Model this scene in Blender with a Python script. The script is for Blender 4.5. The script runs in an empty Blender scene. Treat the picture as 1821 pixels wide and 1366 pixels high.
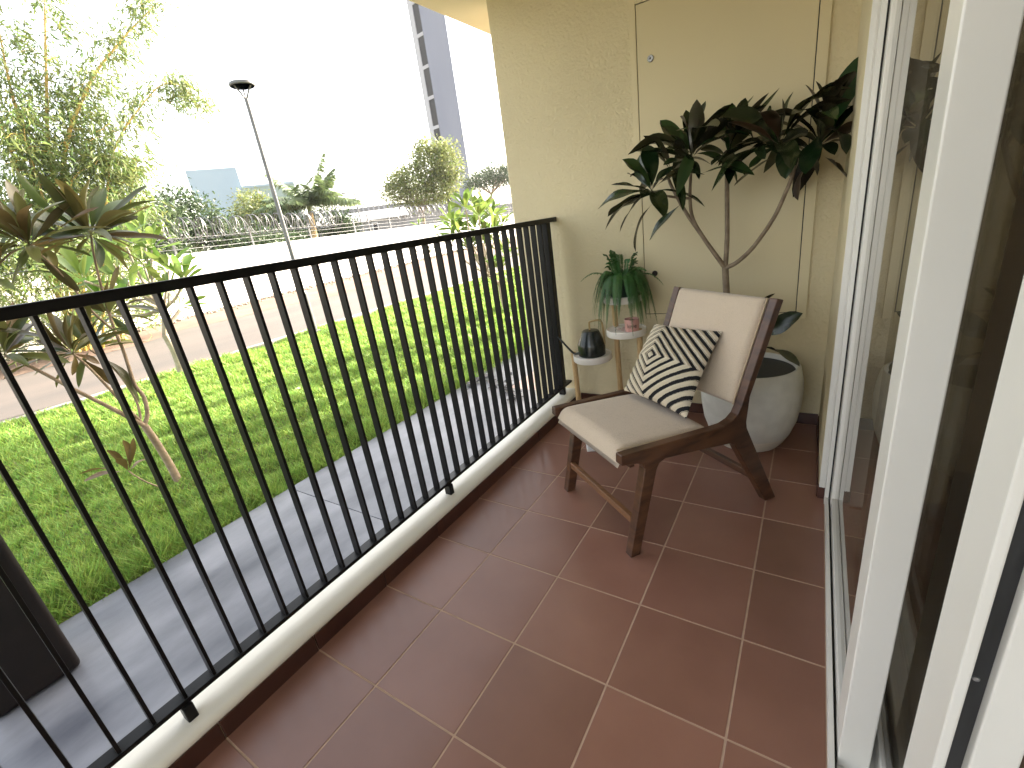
import bpy, bmesh, math, random
import numpy as np
from mathutils import Vector, Matrix
random.seed(11); RNG = np.random.default_rng(7)
R = math.radians
S = bpy.context.scene
COL = S.collection

# ------------------------------------------------------------------ camera
cd = bpy.data.cameras.new('camera'); cam = bpy.data.objects.new('camera', cd); COL.objects.link(cam)
cd.sensor_fit = 'HORIZONTAL'; cd.sensor_width = 36.0; cd.lens = 15.935
cd.clip_start = 0.02; cd.clip_end = 2000
_r = Vector((0.839897, 0.525528, -0.135619)); _d = Vector((0.073946, -0.358348, -0.930655)); _f = Vector((-0.537684, 0.771626, -0.339836))
CAM = Vector((1.29103, -0.50116, 1.22917))
mw = Matrix.Identity(4)
for i in range(3):
    mw[i][0] = _r[i]; mw[i][1] = -_d[i]; mw[i][2] = -_f[i]; mw[i][3] = CAM[i]
cam.matrix_world = mw
S.camera = cam

# ------------------------------------------------------------------ daylight
SUN_EL, SUN_AZ = R(30), R(12)            # azimuth measured from +Y towards +X
w = bpy.data.worlds.new('World'); S.world = w; w.use_nodes = True
nt = w.node_tree
bg = nt.nodes['Background']; sky = nt.nodes.new('ShaderNodeTexSky')
sky.sky_type = 'NISHITA'; sky.sun_disc = False; sky.sun_elevation = SUN_EL; sky.sun_rotation = SUN_AZ
sky.air_density = 1.0; sky.dust_density = 4.0; sky.ozone_density = 1.0
hz = nt.nodes.new('ShaderNodeHueSaturation'); hz.inputs['Saturation'].default_value = 0.50      # bright milky haze: a pale sky
wb = nt.nodes.new('ShaderNodeMix'); wb.data_type = 'RGBA'; wb.blend_type = 'MULTIPLY'; wb.inputs[0].default_value = 1.0; wb.inputs[7].default_value = (1.0, 0.955, 0.875, 1)
nt.links.new(sky.outputs[0], hz.inputs['Color']); nt.links.new(hz.outputs[0], wb.inputs[6]); nt.links.new(wb.outputs[2], bg.inputs[0]); bg.inputs[1].default_value = 0.10
sl = bpy.data.lights.new('sun', 'SUN'); sun = bpy.data.objects.new('sun', sl); COL.objects.link(sun)
sl.energy = 2.5; sl.angle = R(0.6); sl.color = (1.0, 0.90, 0.74)
sdir = Vector((math.sin(SUN_AZ)*math.cos(SUN_EL), math.cos(SUN_AZ)*math.cos(SUN_EL), math.sin(SUN_EL)))
sun.rotation_euler = sdir.to_track_quat('Z', 'Y').to_euler()
S.view_settings.view_transform = 'Standard'; S.view_settings.look = 'None'
S.view_settings.gamma = 1.0; S.view_settings.use_curve_mapping = False
S.view_settings.exposure = 3.6
S.render.engine = 'CYCLES'
S.cycles.use_light_tree = False
S.cycles.max_bounces = 8; S.cycles.diffuse_bounces = 5; S.cycles.transparent_max_bounces = 24
S.cycles.sample_clamp_indirect = 8.0

# traced plant coordinates in metres
IN_LEAVES=(((0.657,1.72,1.259),(0.527,1.72,1.412),1.0),((0.657,1.72,1.259),(0.474,1.7,1.312),1.0),((0.657,1.72,1.259),(0.385,1.739,1.213),1.0),((0.657,1.72,1.259),(0.464,1.62,1.119),0.8),((0.657,1.72,1.259),(0.432,1.747,1.173),1.0),((0.661,1.72,1.21),(0.589,1.67,1.003),1),((0.79,1.72,1.193),(0.633,1.74,1.043),0.75),((0.657,1.72,1.259),(0.607,1.82,1.461),1.0),((0.657,1.72,1.259),(0.745,1.771,1.35),1.0),((0.657,1.72,1.259),(0.732,1.64,1.299),0.5),((0.657,1.72,1.259),(0.514,1.82,1.354),1.0),((0.657,1.72,1.259),(0.571,1.84,1.425),1.0),((0.657,1.72,1.259),(0.656,1.57,1.234),0.8),((0.813,1.78,1.364),(0.846,1.73,1.579),0.9),((0.813,1.78,1.364),(0.867,1.8,1.576),0.9),((0.813,1.78,1.364),(0.983,1.72,1.531),1.2),((0.813,1.78,1.364),(0.663,1.86,1.552),0.8),((0.813,1.78,1.364),(0.744,1.88,1.553),1.0),((0.813,1.78,1.364),(0.759,1.93,1.579),0.6),((0.813,1.78,1.364),(0.549,1.798,1.441),1.0),((0.813,1.78,1.364),(0.56,1.88,1.468),1.0),((0.813,1.78,1.364),(0.676,1.828,1.523),1.0),((0.813,1.78,1.364),(0.739,1.66,1.413),1.0),((0.855,1.78,1.299),(1.071,1.7,1.258),1),((0.813,1.78,1.364),(0.866,1.68,1.274),0.5),((0.813,1.78,1.364),(0.72,1.68,1.354),1.0),((0.813,1.78,1.364),(0.965,1.73,1.419),1.2),((0.813,1.78,1.364),(0.767,1.685,1.44),1.0),((0.813,1.78,1.364),(0.857,1.9,1.474),1.0),((0.945,1.88,1.351),(0.942,1.98,1.571),0.7),((0.945,1.88,1.351),(0.994,1.98,1.578),0.7),((0.945,1.88,1.351),(1.024,2.0,1.582),0.8),((0.945,1.88,1.351),(1.082,2.0,1.579),0.4),((0.945,1.88,1.351),(1.122,1.98,1.585),0.4),((0.945,1.88,1.351),(0.896,1.78,1.325),1.0),((0.945,1.88,1.351),(1.093,1.8,1.383),1.0),((0.945,1.88,1.351),(1.025,1.78,1.264),0.8),((0.945,1.88,1.351),(0.827,1.88,1.405),1.0),((0.945,1.88,1.351),(0.967,1.93,1.51),1.0),((0.945,1.88,1.351),(1.047,1.854,1.456),1.0),((1.144,1.8,1.358),(0.967,1.7,1.468),1.3),((1.1,1.8,1.382),(0.925,1.68,1.32),1.1),((1.132,1.8,1.323),(0.993,1.72,1.229),1.1),((1.144,1.8,1.358),(1.039,1.78,1.289),1.0),((1.144,1.8,1.358),(1.176,1.9,1.549),0.6),((1.144,1.8,1.358),(1.145,1.8,1.52),0.9),((1.144,1.8,1.358),(1.0,1.85,1.507),1.0),((1.144,1.8,1.358),(1.177,1.72,1.227),1.4),((1.144,1.8,1.358),(1.057,1.9,1.488),1.0),((1.144,1.8,1.358),(1.241,1.7,1.384),1.0),((1.144,1.8,1.358),(1.093,1.9,1.517),1.0),((1.144,1.8,1.358),(1.208,1.75,1.272),1.0),((1.282,1.86,1.335),(1.214,1.91,1.564),1.2),((1.282,1.86,1.335),(1.248,1.86,1.562),1.4),((1.282,1.86,1.335),(1.393,1.91,1.622),1.5),((1.282,1.86,1.335),(1.359,1.98,1.581),0.5),((1.282,1.86,1.335),(1.357,1.96,1.558),0.5),((1.282,1.86,1.335),(1.413,1.86,1.385),1.1),((1.282,1.86,1.335),(1.398,1.81,1.321),1.1),((1.292,1.86,1.296),(1.39,1.83,1.183),1.3),((1.276,1.86,1.372),(1.241,1.72,1.235),1.1),((1.262,1.86,1.294),(1.222,1.8,1.139),1.1),((1.282,1.86,1.335),(1.33,1.71,1.285),0.8),((1.282,1.86,1.335),(1.171,1.91,1.464),1.2),((1.282,1.86,1.335),(1.115,1.94,1.455),1.2),((1.282,1.86,1.335),(1.194,1.81,1.386),1.2),((1.282,1.86,1.335),(1.344,1.96,1.488),1.1),((1.282,1.86,1.335),(1.397,1.94,1.467),1),((1.282,1.86,1.335),(1.294,1.76,1.424),1.2),((1.282,1.86,1.335),(1.229,1.74,1.45),1.2),((1.107,1.86,0.544),(1.271,1.8,0.673),1.3),((1.106,1.84,0.508),(1.276,1.72,0.455),1.2),((1.086,1.86,0.653),(1.156,1.88,0.747),1.0))
IN_STEMS=((((1.029,1.86,0.427),(0.971,1.86,0.654),(0.956,1.86,0.763),(0.948,1.86,0.877)),0.0165,0.0145),(((0.948,1.86,0.877),(0.91,1.85,0.937),(0.852,1.83,1.033),(0.814,1.81,1.116),(0.806,1.79,1.205),(0.813,1.78,1.33),(0.813,1.78,1.371)),0.011,0.005),(((0.852,1.83,1.033),(0.773,1.84,1.153),(0.704,1.86,1.28),(0.682,1.88,1.349)),0.009,0.006),(((0.806,1.79,1.205),(0.747,1.76,1.219),(0.698,1.74,1.236),(0.659,1.72,1.258)),0.006,0.004),(((0.948,1.86,0.877),(0.951,1.87,0.995),(0.948,1.88,1.095),(0.943,1.88,1.278),(0.946,1.88,1.361)),0.011,0.009),(((0.948,1.86,0.877),(0.997,1.85,0.901),(1.062,1.84,0.964),(1.136,1.82,1.078),(1.174,1.81,1.171),(1.194,1.81,1.23),(1.212,1.83,1.301),(1.274,1.86,1.342)),0.0105,0.0065),(((1.194,1.81,1.23),(1.165,1.8,1.299),(1.148,1.8,1.349)),0.006,0.004),(((1.029,1.86,0.427),(1.069,1.86,0.487),(1.103,1.86,0.53)),0.006,0.004))
OUT_LEAVES=(((-2.42,0.609,1.482),(-2.26,0.667,1.778),1.0),((-2.42,0.609,1.482),(-2.366,0.551,1.761),1.0),((-2.42,0.609,1.482),(-2.276,0.442,1.675),1.0),((-2.42,0.609,1.482),(-2.559,0.488,1.659),1.0),((-2.42,0.609,1.482),(-2.431,0.78,1.753),1.0),((-2.42,0.609,1.482),(-2.511,0.942,1.694),1.0),((-2.42,0.609,1.482),(-2.404,0.869,1.625),1.0),((-2.42,0.609,1.482),(-2.393,0.88,1.572),1.0),((-2.42,0.609,1.482),(-2.595,0.87,1.558),1.0),((-2.42,0.609,1.482),(-2.522,0.902,1.484),1.0),((-2.42,0.609,1.482),(-2.499,0.858,1.4),1.0),((-2.42,0.609,1.482),(-2.27,0.736,1.378),1.0),((-2.42,0.609,1.482),(-2.324,0.768,1.299),1.0),((-2.42,0.609,1.482),(-2.543,0.762,1.243),1.0),((-2.42,0.609,1.482),(-2.313,0.466,1.522),1.0),((-2.42,0.609,1.482),(-2.55,0.517,1.478),1.0),((-2.42,0.609,1.482),(-2.378,0.391,1.463),1.0),((-2.42,0.609,1.482),(-2.554,0.667,1.739),1.0),((-2.42,0.609,1.482),(-2.599,0.593,1.58),1.0),((-2.42,0.609,1.482),(-2.286,0.543,1.284),1.0),((-2.42,0.609,1.482),(-2.525,0.539,1.394),1.0),((-2.35,0.307,1.452),(-2.452,0.418,1.761),1.0),((-2.35,0.307,1.452),(-2.176,0.235,1.657),1.0),((-2.35,0.307,1.452),(-2.216,0.398,1.627),1.0),((-2.35,0.307,1.452),(-2.426,0.212,1.619),1.0),((-2.35,0.307,1.452),(-2.184,0.129,1.507),1.0),((-2.35,0.307,1.452),(-2.336,0.12,1.411),1.0),((-2.35,0.307,1.452),(-2.286,0.138,1.232),1.0),((-2.35,0.307,1.452),(-2.456,0.455,1.563),1.0),((-2.35,0.307,1.452),(-2.191,0.089,1.323),1.0),((-2.35,0.307,1.452),(-2.281,0.413,1.464),1.0),((-2.35,0.307,1.452),(-2.182,0.225,1.562),1.0),((-2.35,0.307,1.452),(-2.208,0.196,1.334),1.0),((-2.35,0.307,1.452),(-2.422,0.367,1.383),1.0),((-2.35,0.312,1.404),(-2.4,0.436,1.17),1.1),((-2.3,0.258,0.842),(-2.42,0.232,1.037),1.0),((-2.3,0.258,0.842),(-2.428,0.137,1.006),1.0),((-2.3,0.258,0.842),(-2.457,0.153,0.883),1.0),((-2.3,0.258,0.842),(-2.372,-0.045,0.786),1.1),((-2.3,0.258,0.842),(-2.263,0.184,0.803),1.0),((-2.3,0.258,0.842),(-2.479,0.245,0.698),0.8),((-2.3,0.258,0.842),(-2.236,0.336,0.753),1.0),((-2.3,0.258,0.842),(-2.358,0.392,0.912),1.0),((-2.3,0.258,0.842),(-2.368,0.135,0.669),0.8),((-2.3,0.258,0.842),(-2.185,0.311,0.928),1.0),((-2.3,0.258,0.842),(-2.307,0.094,0.859),1.0),((-2.3,0.258,0.842),(-2.366,0.399,0.565),0.9),((-2.35,0.004,0.912),(-2.357,-0.053,1.029),1.0),((-2.35,0.004,0.912),(-2.276,-0.131,0.905),1.0),((-2.35,0.004,0.912),(-2.509,0.146,1.019),1.0),((-2.35,0.004,0.912),(-2.179,0.074,0.965),1.0),((-2.35,0.004,0.912),(-2.522,0.175,0.96),1.0),((-2.35,0.004,0.912),(-2.26,0.079,1.086),1.0),((-2.35,0.004,0.912),(-2.226,0.173,0.928),1.0),((-2.35,0.004,0.912),(-2.523,-0.091,0.745),1.0),((-2.35,0.004,0.912),(-2.246,0.064,0.872),1.0),((-2.5,0.384,0.82),(-2.548,0.636,0.791),1.2),((-2.5,0.384,0.82),(-2.472,0.497,0.402),1.3),((-2.5,0.384,0.82),(-2.677,0.398,1.042),1.0),((-2.5,0.384,0.82),(-2.663,0.612,0.989),1.0),((-2.5,0.384,0.82),(-2.615,0.676,0.894),1.0),((-2.5,0.384,0.82),(-2.336,0.219,0.638),0.7),((-2.5,0.384,0.82),(-2.609,0.541,1.006),1.0),((-2.55,0.566,0.999),(-2.458,0.734,0.977),1.0),((-2.55,0.566,0.999),(-2.395,0.599,0.84),1.0),((-2.55,0.566,0.999),(-2.391,0.452,1.164),1.0),((-2.55,0.566,0.999),(-2.606,0.363,0.996),1.0),((-2.55,0.566,0.999),(-2.602,0.734,1.115),1.0),((-2.55,0.566,0.999),(-2.541,0.799,0.882),1.0),((-2.38,0.268,0.027),(-2.314,0.108,0.085),0.8),((-2.38,0.268,0.027),(-2.474,0.126,0.074),0.7),((-2.38,0.268,0.027),(-2.32,0.222,0.172),0.9),((-2.38,0.268,0.027),(-2.309,0.282,0.19),0.8),((-2.38,0.268,0.027),(-2.294,0.316,0.187),0.6),((-2.38,0.268,0.027),(-2.491,0.369,0.016),0.6),((-2.38,0.268,0.027),(-2.273,0.23,0.136),0.8))
OUT_STEMS=((((-2.4,0.497,-0.2),(-2.42,0.497,-0.088),(-2.42,0.487,0.035),(-2.42,0.47,0.18),(-2.42,0.456,0.264)),0.034,0.026),(((-2.42,0.456,0.264),(-2.4,0.385,0.37),(-2.38,0.312,0.476),(-2.36,0.199,0.637),(-2.35,0.085,0.81),(-2.35,0.004,0.912)),0.019,0.009),(((-2.42,0.446,0.298),(-2.38,0.395,0.44),(-2.33,0.349,0.58),(-2.3,0.299,0.737),(-2.3,0.258,0.842)),0.014,0.007),(((-2.42,0.456,0.264),(-2.43,0.502,0.334),(-2.45,0.526,0.447),(-2.47,0.514,0.531),(-2.49,0.53,0.665),(-2.5,0.542,0.778),(-2.52,0.549,0.891),(-2.54,0.564,1.0),(-2.48,0.567,1.18),(-2.43,0.586,1.381),(-2.42,0.607,1.477)),0.018,0.007),(((-2.42,0.452,0.316),(-2.45,0.479,0.425),(-2.48,0.466,0.609),(-2.5,0.427,0.738),(-2.5,0.384,0.82)),0.01,0.006),(((-2.52,0.549,0.891),(-2.45,0.465,1.041),(-2.4,0.403,1.241),(-2.36,0.337,1.393),(-2.35,0.305,1.451)),0.01,0.006),(((-2.4,0.385,-0.172),(-2.39,0.332,-0.101),(-2.38,0.29,-0.026),(-2.38,0.268,0.027)),0.007,0.005))
FL_TIPS=(((-6.209,2.153,1.328),1),((-5.959,2.314,1.198),1),((-5.689,2.336,1.047),1),((-5.382,1.583,1.169),1),((-5.96,2.216,1.482),1),((-5.376,1.645,0.961),1),((-5.755,2.143,0.939),1),((-5.988,1.76,1.373),1),((-5.983,1.512,1.006),1),((-6.123,2.361,0.71),0.8),((-6.222,2.117,0.65),0.8),((-6.151,2.268,1.707),0.9),((-5.611,1.843,1.533),1),((-5.303,1.247,1.226),1),((-6.138,2.103,1.073),1),((-6.251,1.568,0.785),0.8))
FL_BASE=(-6.143,2.056,-0.2)
FR_TIPS=(((-2.361,4.292,1.415),1),((-2.723,5.251,1.383),1),((-2.825,5.767,1.157),0.9),((-2.96,4.733,1.273),1),((-2.675,4.847,1.158),1),((-2.489,5.013,1.071),1),((-2.785,4.596,1.119),0.9),((-2.813,5.171,0.889),0.9),((-3.105,6.197,0.697),0.9),((-2.417,4.876,0.586),0.8),((-3.124,6.193,0.223),0.7),((-2.755,4.75,0.897),0.8),((-2.479,4.782,0.681),0.8))
FR_BASE=(-2.519,5.178,-0.2)
TH_TIPS=(((-5.411,6.681,1.343),0.7),((-5.231,6.624,1.082),0.6),((-5.165,6.18,1.071),0.5),((-5.261,7.034,1.186),0.5))
TH_BASE=(-5.703,7.022,-0.2)
CULMS=(((-12.6,3.147,2.209),(-12.6,3.387,3.121),(-12.6,3.587,4.02),(-12.6,3.917,4.989),(-12.6,4.215,5.849),(-12.6,4.558,6.806),(-12.6,4.811,7.445)),((-12.4,3.168,2.188),(-12.4,3.605,3.536),(-12.4,4.013,4.318),(-12.4,4.416,4.893),(-12.4,4.881,5.49),(-12.4,5.454,6.069),(-12.4,6.117,6.69),(-12.4,6.74,7.229)),((-12.7,3.267,2.207),(-12.7,3.723,3.587),(-12.7,4.02,4.214),(-12.7,4.389,4.85),(-12.7,4.68,5.32)),((-12.8,2.881,2.256),(-12.8,3.2,3.49),(-12.8,3.343,4.355),(-12.8,3.421,4.979),(-12.8,3.581,5.791),(-12.8,3.772,6.586)),((-12.5,2.64,2.138),(-12.5,2.903,3.547),(-12.5,2.961,4.368),(-12.5,3.01,5.333)),((-11.9,3.617,1.974),(-11.9,3.998,2.888),(-11.9,4.307,3.572),(-11.9,4.714,4.151),(-11.9,5.312,4.763),(-11.9,5.96,5.294),(-11.9,6.431,5.237),(-11.9,6.568,4.888)),((-12.2,4.168,2.066),(-12.2,4.559,2.909),(-12.2,4.789,3.391),(-12.2,4.976,3.695)),((-12.2,2.91,2.195),(-12.2,3.05,3.181),(-12.2,3.115,3.708),(-12.2,3.145,4.017),(-12.2,3.31,4.531)),((-12.0,2.926,2.117),(-12.0,3.485,3.143),(-12.0,3.841,3.471),(-12.0,4.2,3.644),(-12.0,4.491,3.592)))

# ------------------------------------------------------------------ materials
def lin(c):
    return tuple(((x/12.92) if x <= 0.04045 else ((x+0.055)/1.055)**2.4) for x in c)
def M_new(name):
    m = bpy.data.materials.new(name); m.use_nodes = True
    return m, m.node_tree, m.node_tree.nodes, m.node_tree.links, m.node_tree.nodes['Principled BSDF']
def mat(name, col, col2=None, rough=0.6, scale=8.0, detail=6.0, bump=0.0, bscale=60.0, bdist=0.003, metal=0.0, spec=0.5,
        rand=0.0, stretch=None, contrast=(0.35, 0.65), coord='Object', island=False, rough_var=0.0, bdetail=3.0):
    """Principled material: two-colour noise, optional per-object variation, fine relief."""
    m, t, N, L, P = M_new(name)
    P.inputs['Roughness'].default_value = rough; P.inputs['Metallic'].default_value = metal
    P.inputs['Specular IOR Level'].default_value = spec
    tc = N.new('ShaderNodeTexCoord'); mp = N.new('ShaderNodeMapping'); L.new(tc.outputs[coord], mp.inputs[0])
    if stretch: mp.inputs['Scale'].default_value = stretch
    src = None
    if col2 is not None:
        nz = N.new('ShaderNodeTexNoise'); nz.inputs['Scale'].default_value = scale; nz.inputs['Detail'].default_value = detail
        L.new(mp.outputs[0], nz.inputs['Vector'])
        if rand > 0:
            oi = N.new('ShaderNodeObjectInfo'); va = N.new('ShaderNodeVectorMath'); va.operation = 'SCALE'
            cx = N.new('ShaderNodeCombineXYZ'); L.new(oi.outputs['Random'], cx.inputs[0]); L.new(oi.outputs['Random'], cx.inputs[1])
            L.new(cx.outputs[0], va.inputs[0]); va.inputs['Scale'].default_value = 57.0
            ad = N.new('ShaderNodeVectorMath'); L.new(mp.outputs[0], ad.inputs[0]); L.new(va.outputs[0], ad.inputs[1])
            L.new(ad.outputs[0], nz.inputs['Vector'])
        rp = N.new('ShaderNodeValToRGB'); rp.color_ramp.elements[0].position = contrast[0]; rp.color_ramp.elements[1].position = contrast[1]
        rp.color_ramp.elements[0].color = (*col, 1); rp.color_ramp.elements[1].color = (*col2, 1)
        L.new(nz.outputs[0], rp.inputs[0]); src = rp.outputs[0]
        if rough_var:
            mr = N.new('ShaderNodeMapRange'); L.new(nz.outputs[0], mr.inputs[0])
            mr.inputs[3].default_value = rough-rough_var; mr.inputs[4].default_value = rough+rough_var
            L.new(mr.outputs[0], P.inputs['Roughness'])
    if rand > 0:
        hs = N.new('ShaderNodeHueSaturation'); oi2 = N.new('ShaderNodeObjectInfo'); rr = oi2.outputs['Random']
        if island:
            g = N.new('ShaderNodeNewGeometry'); rr = g.outputs['Random Per Island']
        a = N.new('ShaderNodeMapRange'); L.new(rr, a.inputs[0]); a.inputs[3].default_value = 1-rand; a.inputs[4].default_value = 1+rand
        L.new(a.outputs[0], hs.inputs['Value'])
        if src is None: hs.inputs['Color'].default_value = (*col, 1)
        else: L.new(src, hs.inputs['Color'])
        src = hs.outputs[0]
    if src is None: P.inputs['Base Color'].default_value = (*col, 1)
    else: L.new(src, P.inputs['Base Color'])
    if bump:
        nb = N.new('ShaderNodeTexNoise'); nb.inputs['Scale'].default_value = bscale; nb.inputs['Detail'].default_value = bdetail
        L.new(mp.outputs[0], nb.inputs['Vector'])
        b = N.new('ShaderNodeBump'); b.inputs['Strength'].default_value = bump; b.inputs['Distance'].default_value = bdist
        L.new(nb.outputs[0], b.inputs['Height']); L.new(b.outputs[0], P.inputs['Normal'])
    return m
def leaf_mat(name, top, under, vein, rough=0.32, trans=0.35, tcol=None, rand=0.35, island=False, spec=0.5, hue=0.02):
    """Leaf: glossy top, duller underside, some light let through, every leaf a little different."""
    m, t, N, L, P = M_new(name)
    P.inputs['Roughness'].default_value = rough; P.inputs['Specular IOR Level'].default_value = spec
    g = N.new('ShaderNodeNewGeometry'); oi = N.new('ShaderNodeObjectInfo')
    rnd = g.outputs['Random Per Island'] if island else oi.outputs['Random']
    mx = N.new('ShaderNodeMix'); mx.data_type = 'RGBA'; L.new(g.outputs['Backfacing'], mx.inputs[0])
    mx.inputs[6].default_value = (*top, 1); mx.inputs[7].default_value = (*under, 1)
    tc = N.new('ShaderNodeTexCoord'); nz = N.new('ShaderNodeTexNoise'); nz.inputs['Scale'].default_value = 22; L.new(tc.outputs['Object'], nz.inputs['Vector'])
    mv = N.new('ShaderNodeMix'); mv.data_type = 'RGBA'
    r2 = N.new('ShaderNodeMapRange'); L.new(nz.outputs[0], r2.inputs[0]); r2.inputs[1].default_value = .45; r2.inputs[2].default_value = .75; r2.inputs[4].default_value = .6
    L.new(r2.outputs[0], mv.inputs[0]); L.new(mx.outputs[2], mv.inputs[6]); mv.inputs[7].default_value = (*vein, 1)
    hs = N.new('ShaderNodeHueSaturation'); a = N.new('ShaderNodeMapRange'); L.new(rnd, a.inputs[0]); a.inputs[3].default_value = 1-rand; a.inputs[4].default_value = 1+rand
    L.new(a.outputs[0], hs.inputs['Value'])
    ml = N.new('ShaderNodeMath'); ml.operation = 'MULTIPLY'; L.new(rnd, ml.inputs[0]); ml.inputs[1].default_value = 17.3
    fr = N.new('ShaderNodeMath'); fr.operation = 'FRACT'; L.new(ml.outputs[0], fr.inputs[0])
    h = N.new('ShaderNodeMapRange'); L.new(fr.outputs[0], h.inputs[0]); h.inputs[3].default_value = .5-hue; h.inputs[4].default_value = .5+hue
    L.new(h.outputs[0], hs.inputs['Hue']); L.new(mv.outputs[2], hs.inputs['Color']); L.new(hs.outputs[0], P.inputs['Base Color'])
    if trans:
        tr = N.new('ShaderNodeBsdfTranslucent'); ms = N.new('ShaderNodeMixShader'); ms.inputs[0].default_value = trans
        if tcol: tr.inputs[0].default_value = (*tcol, 1)
        else: L.new(hs.outputs[0], tr.inputs[0])
        out = N['Material Output']; L.new(P.outputs[0], ms.inputs[1]); L.new(tr.outputs[0], ms.inputs[2]); L.new(ms.outputs[0], out.inputs[0])
    return m
def wood_mat(name, c1, c2, rough=0.4, axis=(6, 6, 60), bump=0.08):
    m, t, N, L, P = M_new(name)
    P.inputs['Roughness'].default_value = rough
    tc = N.new('ShaderNodeTexCoord'); mp = N.new('ShaderNodeMapping'); mp.inputs['Scale'].default_value = axis; L.new(tc.outputs['Generated'], mp.inputs[0])
    oi = N.new('ShaderNodeObjectInfo')
    nz = N.new('ShaderNodeTexNoise'); nz.noise_dimensions = '4D'; nz.inputs['Scale'].default_value = 1; nz.inputs['Detail'].default_value = 8; nz.inputs['Distortion'].default_value = .6
    mu = N.new('ShaderNodeMath'); mu.operation = 'MULTIPLY'; L.new(oi.outputs['Random'], mu.inputs[0]); mu.inputs[1].default_value = 30; L.new(mu.outputs[0], nz.inputs['W'])
    L.new(mp.outputs[0], nz.inputs['Vector'])
    rp = N.new('ShaderNodeValToRGB'); rp.color_ramp.elements[0].position = .34; rp.color_ramp.elements[1].position = .68
    rp.color_ramp.elements[0].color = (*c1, 1); rp.color_ramp.elements[1].color = (*c2, 1)
    L.new(nz.outputs[0], rp.inputs[0]); L.new(rp.outputs[0], P.inputs['Base Color'])
    b = N.new('ShaderNodeBump'); b.inputs['Strength'].default_value = bump; b.inputs['Distance'].default_value = .002
    L.new(nz.outputs[0], b.inputs['Height']); L.new(b.outputs[0], P.inputs['Normal'])
    return m

# ------------------------------------------------------------------ mesh building
class MB:
    def __init__(s): s.v = []; s.f = []; s.uv = None
    def add(s, vs, fs):
        o = len(s.v); s.v += [tuple(p) for p in vs]; s.f += [tuple(i+o for i in f) for f in fs]
    def box(s, x0, x1, y0, y1, z0, z1, T=None):
        vs = [(x, y, z) for z in (z0, z1) for y in (y0, y1) for x in (x0, x1)]
        if T: vs = [T(p) for p in vs]
        s.add(vs, [(0, 2, 3, 1), (4, 5, 7, 6), (0, 1, 5, 4), (2, 6, 7, 3), (0, 4, 6, 2), (1, 3, 7, 5)]); return s
    def tube(s, pts, r0, r1=None, seg=10, cap=True, radii=None):
        P = [Vector(p) for p in pts]; n = len(P); r1 = r0 if r1 is None else r1
        rad = radii or [r0+(r1-r0)*i/max(1, n-1) for i in range(n)]
        up = None; vs = []; fs = []
        for i in range(n):
            tg = (P[min(i+1, n-1)]-P[max(i-1, 0)]).normalized()
            if up is None:
                up = tg.orthogonal().normalized()
            else:
                up = (up-tg*up.dot(tg)).normalized()
            b = tg.cross(up)
            for k in range(seg):
                a = 2*math.pi*k/seg
                vs.append(P[i]+(up*math.cos(a)+b*math.sin(a))*rad[i])
        for i in range(n-1):
            for k in range(seg):
                k2 = (k+1) % seg
                fs.append((i*seg+k, i*seg+k2, (i+1)*seg+k2, (i+1)*seg+k))
        if cap:
            fs.append(tuple(range(seg))[::-1]); fs.append(tuple((n-1)*seg+k for k in range(seg)))
        s.add(vs, fs); return s
    def lathe(s, prof, cx, cy, seg=40, z0=0, T=None):
        vs = []; fs = []; n = len(prof)
        for (r, z) in prof:
            for k in range(seg):
                a = 2*math.pi*k/seg; p = (cx+r*math.cos(a), cy+r*math.sin(a), z0+z)
                vs.append(T(p) if T else p)
        for i in range(n-1):
            for k in range(seg):
                k2 = (k+1) % seg; fs.append((i*seg+k, i*seg+k2, (i+1)*seg+k2, (i+1)*seg+k))
        if prof[0][0] > 1e-6: fs.append(tuple(range(seg))[::-1])
        if prof[-1][0] > 1e-6: fs.append(tuple((n-1)*seg+k for k in range(seg)))
        s.add(vs, fs); return s
    def prism(s, poly, a0, a1, T):
        """polygon (p,q) extruded along a; T maps (a,p,q) to world."""
        n = len(poly); vs = [T((a0, p, q)) for p, q in poly]+[T((a1, p, q)) for p, q in poly]
        fs = [tuple(range(n)), tuple(range(2*n-1, n-1, -1))]+[(i, i+n, (i+1) % n+n, (i+1) % n) for i in range(n)]
        s.add(vs, fs); return s
    def build(s, name, material, parent=None, smooth=False, bevel=0, bseg=2, auto=True):
        o = Vector((0, 0, 0)); q = parent
        while q: o = o+q.location; q = q.parent
        me = bpy.data.meshes.new(name); me.from_pydata([(p[0]-o.x, p[1]-o.y, p[2]-o.z) for p in s.v], [], s.f)
        if material: me.materials.append(material)
        bm = bmesh.new(); bm.from_mesh(me)
        if len(s.f) < 60000: bmesh.ops.recalc_face_normals(bm, faces=bm.faces)
        bm.to_mesh(me); bm.free()
        ob = bpy.data.objects.new(name, me); COL.objects.link(ob)
        if smooth:
            for p in me.polygons: p.use_smooth = True
            if auto: me.set_sharp_from_angle(angle=R(40))
        if bevel:
            md = ob.modifiers.new('bevel', 'BEVEL'); md.width = bevel; md.segments = bseg; md.limit_method = 'ANGLE'; md.angle_limit = R(35)
        if parent: ob.parent = parent
        return ob
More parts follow.
